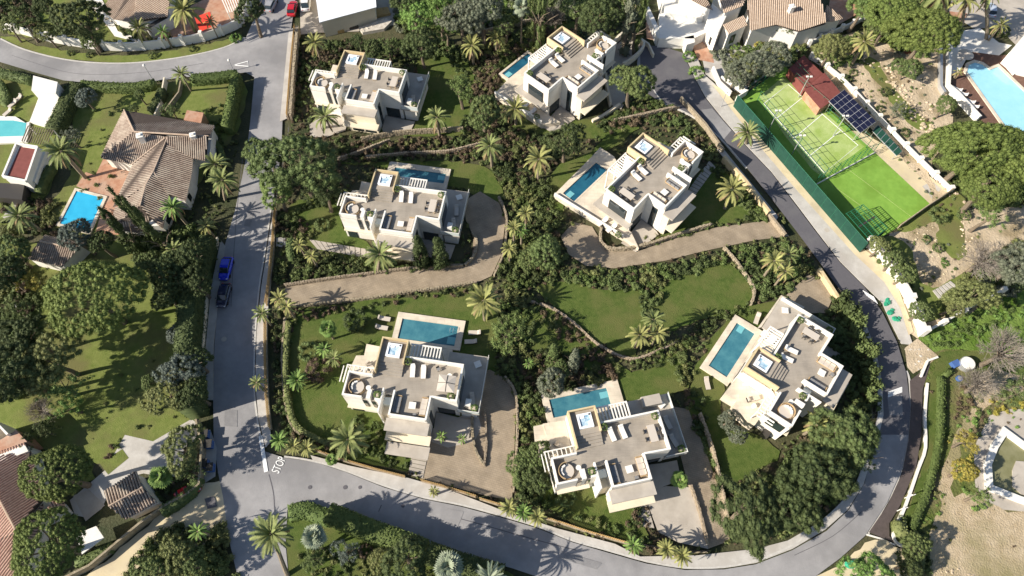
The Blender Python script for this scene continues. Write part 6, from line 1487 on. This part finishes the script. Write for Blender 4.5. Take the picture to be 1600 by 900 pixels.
# --- hedges
for a in (
 ([(128,134),(165,137),(210,138),(248,131)], 1.5, 1.8, 'hedge', 'long clipped hedge along the lower side of the top left road'),
 ([(300,125),(335,123),(372,118)], 1.8, 1.8, 'hedge', 'hedge right of the driveway gate on the top left road'),
 ([(124,135),(108,160),(96,185),(84,208)], 2.6, 2.4, 'dark', 'thick dark hedge between the white terrace and the lawn'),
 ([(372,122),(366,150),(360,180),(355,205)], 1.5, 3.0, 'hedge', 'tall clipped hedge beside the left street near the annex'),
 ([(255,142),(248,160),(236,178)], 1.4, 1.8, 'dark', 'dark hedge left of the short shaded driveway'),
 ([(82,262),(68,285),(62,305)], 1.3, 1.6, 'mid', 'hedge between the white wing and the palm lawn'),
 ([(0,115),(30,122),(52,128)], 1.5, 1.6, 'mid', 'hedge at the left edge under the top left road'),
 ([(330,215),(345,235),(350,260)], .9, 1.2, 'mid', 'low hedge along the street right of the striped villa'),
 ([(307,400),(303,450),(300,500),(296,545),(300,600),(303,650)], 2.8, 5.0, 'dark', 'tall dark hedge behind the street boundary wall'),
 ([(327,375),(318,420),(312,460)], 2.2, 3.5, 'dark', 'dark hedge top end behind the boundary wall by the blue car'),
 ([(255,800),(280,785),(303,765),(312,745)], 1.5, 1.8, 'mid', 'hedge between the garden house and the sandy lane'),
 ([(120,880),(150,868),(185,850),(160,862)][:3], 1.4, 1.2, 'mid', 'low hedge under the white canopy roof'),
 ([(515,803),(570,826),(620,844),(668,862)], 2.8, 3.4, 'hedge', 'long hedge in deep shade along the bottom road'),
 ([(452,503),(447,560),(450,620),(462,664),(500,688),(538,702)], 0.8, 1.1, 'olive', 'low olive hedge around the STOP villa lawn'),
 ([(452,803),(478,797),(498,805),(520,812)], 2.4, 1.0, 'hedge', 'rounded low hedge tip on the bottom island'),
 ([(670,864),(720,882),(790,902)], 2.8, 3.6, 'dark', 'right end of the bottom hedge running off the picture'),
 ([(1470,590),(1469,640),(1467,690),(1450,760),(1428,815),(1418,832)], .9, 1.1, 'hedge', 'long curved low hedge right of the dark walkway'),
 ([(1475,588),(1490,575),(1530,570),(1575,585)][:2], .9, 1.0, 'hedge', 'short hedge piece turning at the round white tank'),
 ([(1403,815),(1408,835),(1425,845),(1432,870),(1428,905)], 1.6, 1.6, 'olive', 'shaggy hedge at the lower end of the walkway wall'),
 ([(456,375),(453,390),(458,410)], 1.2, 1.4, 'mid', 'curved green hedge beside the ladder path gate'),
 ([(1420,590),(1405,600)][:0] or [(1255,88),(1262,100),(1275,112)], .7, 1.0, 'mid', 'small hedge beside the red court terrace'),
 ([(0,130),(10,150),(8,165)], 1.4, 1.4, 'mid', 'short hedge above the upper lounger deck'),
 ([(20,65),(90,84),(150,92),(220,92),(290,84)][:0] or [(212,232),(222,245)], .8, .8, 'mid', 'tiny hedge in the striped villa patio'),
): hedge(a[0], a[1], a[2], a[3], a[4])

# --- shrub beds (nobody could count them)
bed([(1306,460),(1322,462),(1345,500),(1362,550),(1370,600),(1368,650),(1350,650),(1350,600),(1340,550),(1322,505)], ['dark','mid','dark'], size=(1.3,2.0), hz=1.7, step=1.3)  # tall dark shrubs added to cast shade over the right road bend
ex = [(min(a for a,b in e), max(a for a,b in e), min(b for a,b in e), max(b for a,b in e), e) for e in EXC]
UG = [(466,62),(700,62),(800,48),(940,50),(1000,110),(1030,160),(1062,176),(1100,205),(1160,270),(1220,335),(1300,450),(1350,520),(1365,600),(1360,700),(1330,770),(1230,840),(1100,862),(1000,862),(860,818),(745,778),(640,742),(500,706),(428,690),(424,560),(430,420),(434,330),(440,220),(455,190)]
bed(UG, ['olive','mid','brown','olive','mid'], name='undergrowth', step=.95, size=(.35,.85), seed=9, exc=ex, protos=PS_LOW, frac=.9)
bed([(100,130),(380,118),(375,200),(340,400),(310,640),(240,700),(190,680),(200,400),(100,360)], ['mid','olive','dark'], name='undergrowth', step=1.1, size=(.35,.8), seed=3, exc=ex, protos=PS_LOW, frac=.8)
bed([(0,0),(390,0),(385,40),(300,70),(200,80),(60,60),(0,45)], ['olive','mid','brown'], name='undergrowth', step=1.2, size=(.35,.8), seed=5, exc=ex, protos=PS_LOW, frac=.8)
bed([(600,40),(640,-30),(1020,-30),(1010,60),(940,50),(800,40),(700,55)], ['mid','dark','olive'], name='undergrowth', step=1.2, size=(.5,1.1), seed=6, exc=ex, protos=PS_LOW)
MX = ['mid','dark','brown','olive']; MG = ['mid','dark','mid','hedge','olive']; MB_ = ['brown','olive','brown','dark','mid']
for pts, mix, sz in (
 ([(470,60),(560,62),(650,92),(640,95),(540,95),(480,130),(462,190),(456,190),(466,90)], MX, (.5,1.0)),
 ([(690,92),(800,48),(900,45),(810,110),(782,130),(775,200),(740,205),(735,140),(760,100)], MB_, (.6,1.1)),
 ([(700,100),(730,95),(745,190),(735,205),(705,205),(735,170)], ['dark','mid'], (.5,.9)),
 ([(735,195),(830,205),(880,250),(800,285),(765,265),(740,240)], MX, (.6,1.2)),
 ([(795,130),(820,150),(800,200),(780,195),(780,140)], MX, (.6,1.1)),
 ([(560,225),(730,212),(760,240),(700,250),(560,252),(530,250),(520,212)], MB_, (.5,1.0)),
 ([(925,195),(1000,165),(1065,180),(1098,215),(1125,255),(1095,255),(1062,205),(1040,190),(985,200),(950,215)], MX, (.6,1.1)),
 ([(955,175),(1015,150),(1060,170),(960,190)], MG, (.6,1.0)),
 ([(780,265),(850,285),(878,335),(870,375),(885,405),(875,440),(838,450),(800,440),(778,432),(800,390),(795,320)], MG, (.6,1.3)),
 ([(850,320),(885,340),(880,352),(870,370),(855,360)], MB_, (.5,1.0)),
 ([(880,422),(960,424),(1080,411),(1125,398),(1135,410),(1085,425),(1030,452),(1010,460),(940,448),(880,440)], MG, (.7,1.2)),
 ([(1005,450),(1035,452),(1030,500),(1012,510),(1003,480)], MG, (.7,1.1)),
 ([(1138,388),(1230,376),(1262,400),(1268,425),(1230,455),(1185,470),(1172,440),(1155,410)], MG, (.6,1.2)),
 ([(1040,372),(1110,350),(1192,336),(1200,346),(1120,355),(1060,370),(1020,382)], MG, (.5,.9)),
 ([(942,355),(985,362),(1040,350),(1045,370),(1000,386),(955,388),(942,378)], MX, (.4,.8)),
 ([(1165,310),(1185,315),(1200,345),(1165,345)], MG, (.6,1.1)),
 ([(1100,250),(1120,258),(1170,300),(1195,335),(1180,340),(1150,315)], ['dark','mid'], (.5,.9)),
 ([(785,440),(835,452),(825,475),(840,540),(800,560),(770,545),(778,480)], MG, (.6,1.2)),
 ([(812,560),(860,540),(930,560),(985,590),(945,600),(900,620),(850,615),(820,600)], MX, (.6,1.1)),
 ([(835,470),(880,495),(935,545),(985,580),(960,592),(900,550),(840,500)], MB_, (.5,.9)),
 ([(985,560),(1060,530),(1110,490),(1172,475),(1176,488),(1130,500),(1080,545),(1065,560),(1000,580)], MG, (.5,1.0)),
 ([(1050,550),(1070,545),(1080,600),(1065,610),(1052,590)], ['olive','mid','brown'], (.6,1.0)),
 ([(770,560),(800,560),(845,620),(842,700),(805,780),(800,790),(806,700),(808,620),(775,580)], MG, (.6,1.2)),
 ([(805,700),(850,695),(870,745),(862,800),(812,780)], ['mid','hedge','dark'], (.7,1.2)),
 ([(1062,600),(1095,620),(1110,690),(1140,760),(1130,800),(1095,690),(1075,640)], MX, (.6,1.1)),
 ([(1140,760),(1210,740),(1240,700),(1290,670),(1345,640),(1358,700),(1335,760),(1230,835),(1140,848)], MG, (.6,1.2)),
 ([(1290,450),(1310,470),(1335,510),(1355,560),(1360,640),(1320,630),(1330,560),(1300,520)], ['dark','mid','dark'], (.6,1.1)),
 ([(1285,495),(1300,480),(1332,540),(1345,600),(1310,600)], ['dark','mid'], (.6,1.1)),
 ([(432,325),(470,330),(500,370),(455,372),(432,368)], MX, (.5,1.0)),
 ([(436,388),(600,408),(720,405),(720,416),(640,420),(560,430),(448,445),(430,440)], MG, (.6,1.1)),
 ([(470,330),(540,320),(540,300),(480,305)], MG, (.5,1.0)),
 ([(725,300),(745,310),(742,330)], MX, (.5,.8)),
 ([(446,488),(560,474),(700,454),(745,448),(745,456),(640,470),(540,486),(462,500),(452,540),(446,600),(440,600)], MB_, (.5,.9)),
 ([(441,600),(452,640),(470,672),(540,690),(560,715),(480,700),(440,665)], MB_, (.5,1.0)),
 ([(428,480),(440,490),(436,600),(440,670),(470,705),(430,680),(424,560)], ['dark','dark','mid'], (.5,.9)),
 ([(560,640),(640,690),(640,735),(560,715),(535,700)], MG, (.5,1.0)),
 ([(742,690),(756,640),(760,720),(750,726)], MX, (.4,.7)),
 ([(865,805),(1000,845),(1000,790),(985,800),(960,820),(880,790)], MG, (.5,.9)),
 ([(975,770),(1000,800),(1005,850),(985,850)], MX, (.5,1.0)),
 ([(620,50),(700,45),(800,38),(810,-20),(620,-20),(616,30)], ['mid','bright','grey','dark'], (.8,1.5)),
 ([(800,38),(1010,30),(1010,-20),(800,-20)], ['dark','mid','grey'], (.8,1.5)),
 ([(600,60),(700,60),(720,90),(650,92)], ['dark','mid'], (.7,1.2)),
 ([(0,0),(60,0),(70,50),(20,46),(-20,36)], MX, (.6,1.2)),
 ([(50,55),(160,60),(200,72),(120,68)], MG, (.5,1.0)),
 ([(185,35),(225,48),(275,58),(330,50),(385,30),(375,40),(320,58),(240,70),(190,70)], ['mid','dark','light'], (.5,.9)),
 ([(60,310),(90,320),(100,370),(60,372),(0,380),(0,310)], MX, (.6,1.1)),
 ([(185,355),(260,355),(330,350),(335,375),(312,470),(250,480),(235,430),(200,395)], ['dark','mid','dark'], (.8,1.5)),
 ([(300,175),(345,190),(350,215),(338,240),(325,250)], ['dark','mid'], (.5,1.0)),
 ([(-20,390),(40,420),(60,470),(0,540),(-20,540)], ['olive','mid','brown','dark'], (.8,1.4)),
 ([(0,500),(50,490),(70,560),(50,620),(0,620)], ['dark','mid'], (.9,1.6)),
 ([(275,560),(305,545),(308,650),(280,650)], ['dark','olive','mid'], (.8,1.4)),
 ([(155,722),(180,705),(198,682),(192,680),(150,715)], ['brown','mid'], (.4,.7)),
 ([(210,870),(250,832),(345,818),(360,840),(375,905),(200,905)], ['mid','olive','dark'], (.8,1.5)),
 ([(205,735),(290,720),(305,745),(285,775),(235,795),(246,780),(228,742)], ['mid','dark'], (.5,1.0)),
 ([(520,850),(600,868),(700,895),(720,930),(480,930),(470,870)], ['mid','olive','dark'], (.4,.8)),
 ([(1110,80),(1165,75),(1260,70),(1262,88),(1225,100),(1165,135),(1140,120)], ['grey','olive','mid'], (.7,1.2)),
 ([(1262,75),(1350,48),(1345,100),(1290,110)], ['olive','light','mid'], (.6,1.2)),
 ([(1330,0),(1480,0),(1475,60),(1440,90),(1360,60)], ['mid','pine','light'], (.8,1.4)),
 ([(1450,210),(1600,190),(1620,320),(1560,330),(1500,290)], ['mid','pine'], (.8,1.4)),
 ([(1500,430),(1600,370),(1640,400),(1600,455),(1540,478),(1480,500),(1470,480)], ['olive','grey','mid'], (.8,1.4)),
 ([(1345,380),(1380,370),(1420,430),(1430,500),(1412,460),(1385,420)], ['mid','olive'], (.5,.9)),
 ([(1437,530),(1500,500),(1600,462),(1600,500),(1520,530),(1480,545)], ['bright','hedge','bright'], (.5,.9)),
 ([(1530,640),(1560,640),(1520,700),(1505,760),(1540,790),(1520,800),(1498,740)], ['yellow','bright','mid'], (.4,.8)),
 ([(1500,600),(1600,625),(1600,645),(1540,650),(1510,690),(1480,700),(1490,650)], ['yellow','olive','brown','bright'], (.4,.8)),
 ([(1410,810),(1440,840),(1455,905),(1425,905),(1405,840)], ['mid','dark'], (.6,1.1)),
 ([(1440,760),(1480,770),(1455,860),(1440,830)], ['bright','olive'], (.3,.6)),
): bed(pts, mix, size=sz)
# sparse low plants and tufts in the rock garden, dry slope and rough ground
for pts, mix, fr, sz in (
 ([(1300,90),(1450,60),(1476,150),(1440,250),(1540,330),(1520,420),(1430,470),(1400,380),(1460,320),(1380,220)], ['olive','grey','mid','brown'], .30, (.2,.6)),
 ([(1450,570),(1600,600),(1600,680),(1480,760),(1455,700)], ['olive','bright','brown'], .22, (.2,.5)),
 ([(1440,780),(1600,795),(1600,910),(1430,910)], ['brown','olive','grey'], .28, (.12,.35)),
 ([(1440,540),(1600,465),(1600,555),(1480,548)], ['bright','hedge','mid'], .4, (.3,.6)),
 ([(30,40),(200,80),(110,20)], ['olive','mid'], .4, (.3,.8)),
 ([(60,380),(240,500),(300,640),(200,700),(20,660)], ['mid','olive'], .05, (.2,.6)),
 ([(100,140),(370,130),(330,250),(110,350)], ['mid','olive'], .07, (.3,.8)),
): bed(pts, mix, name='low_plants', size=sz, frac=fr, step=1.0, seed=4)
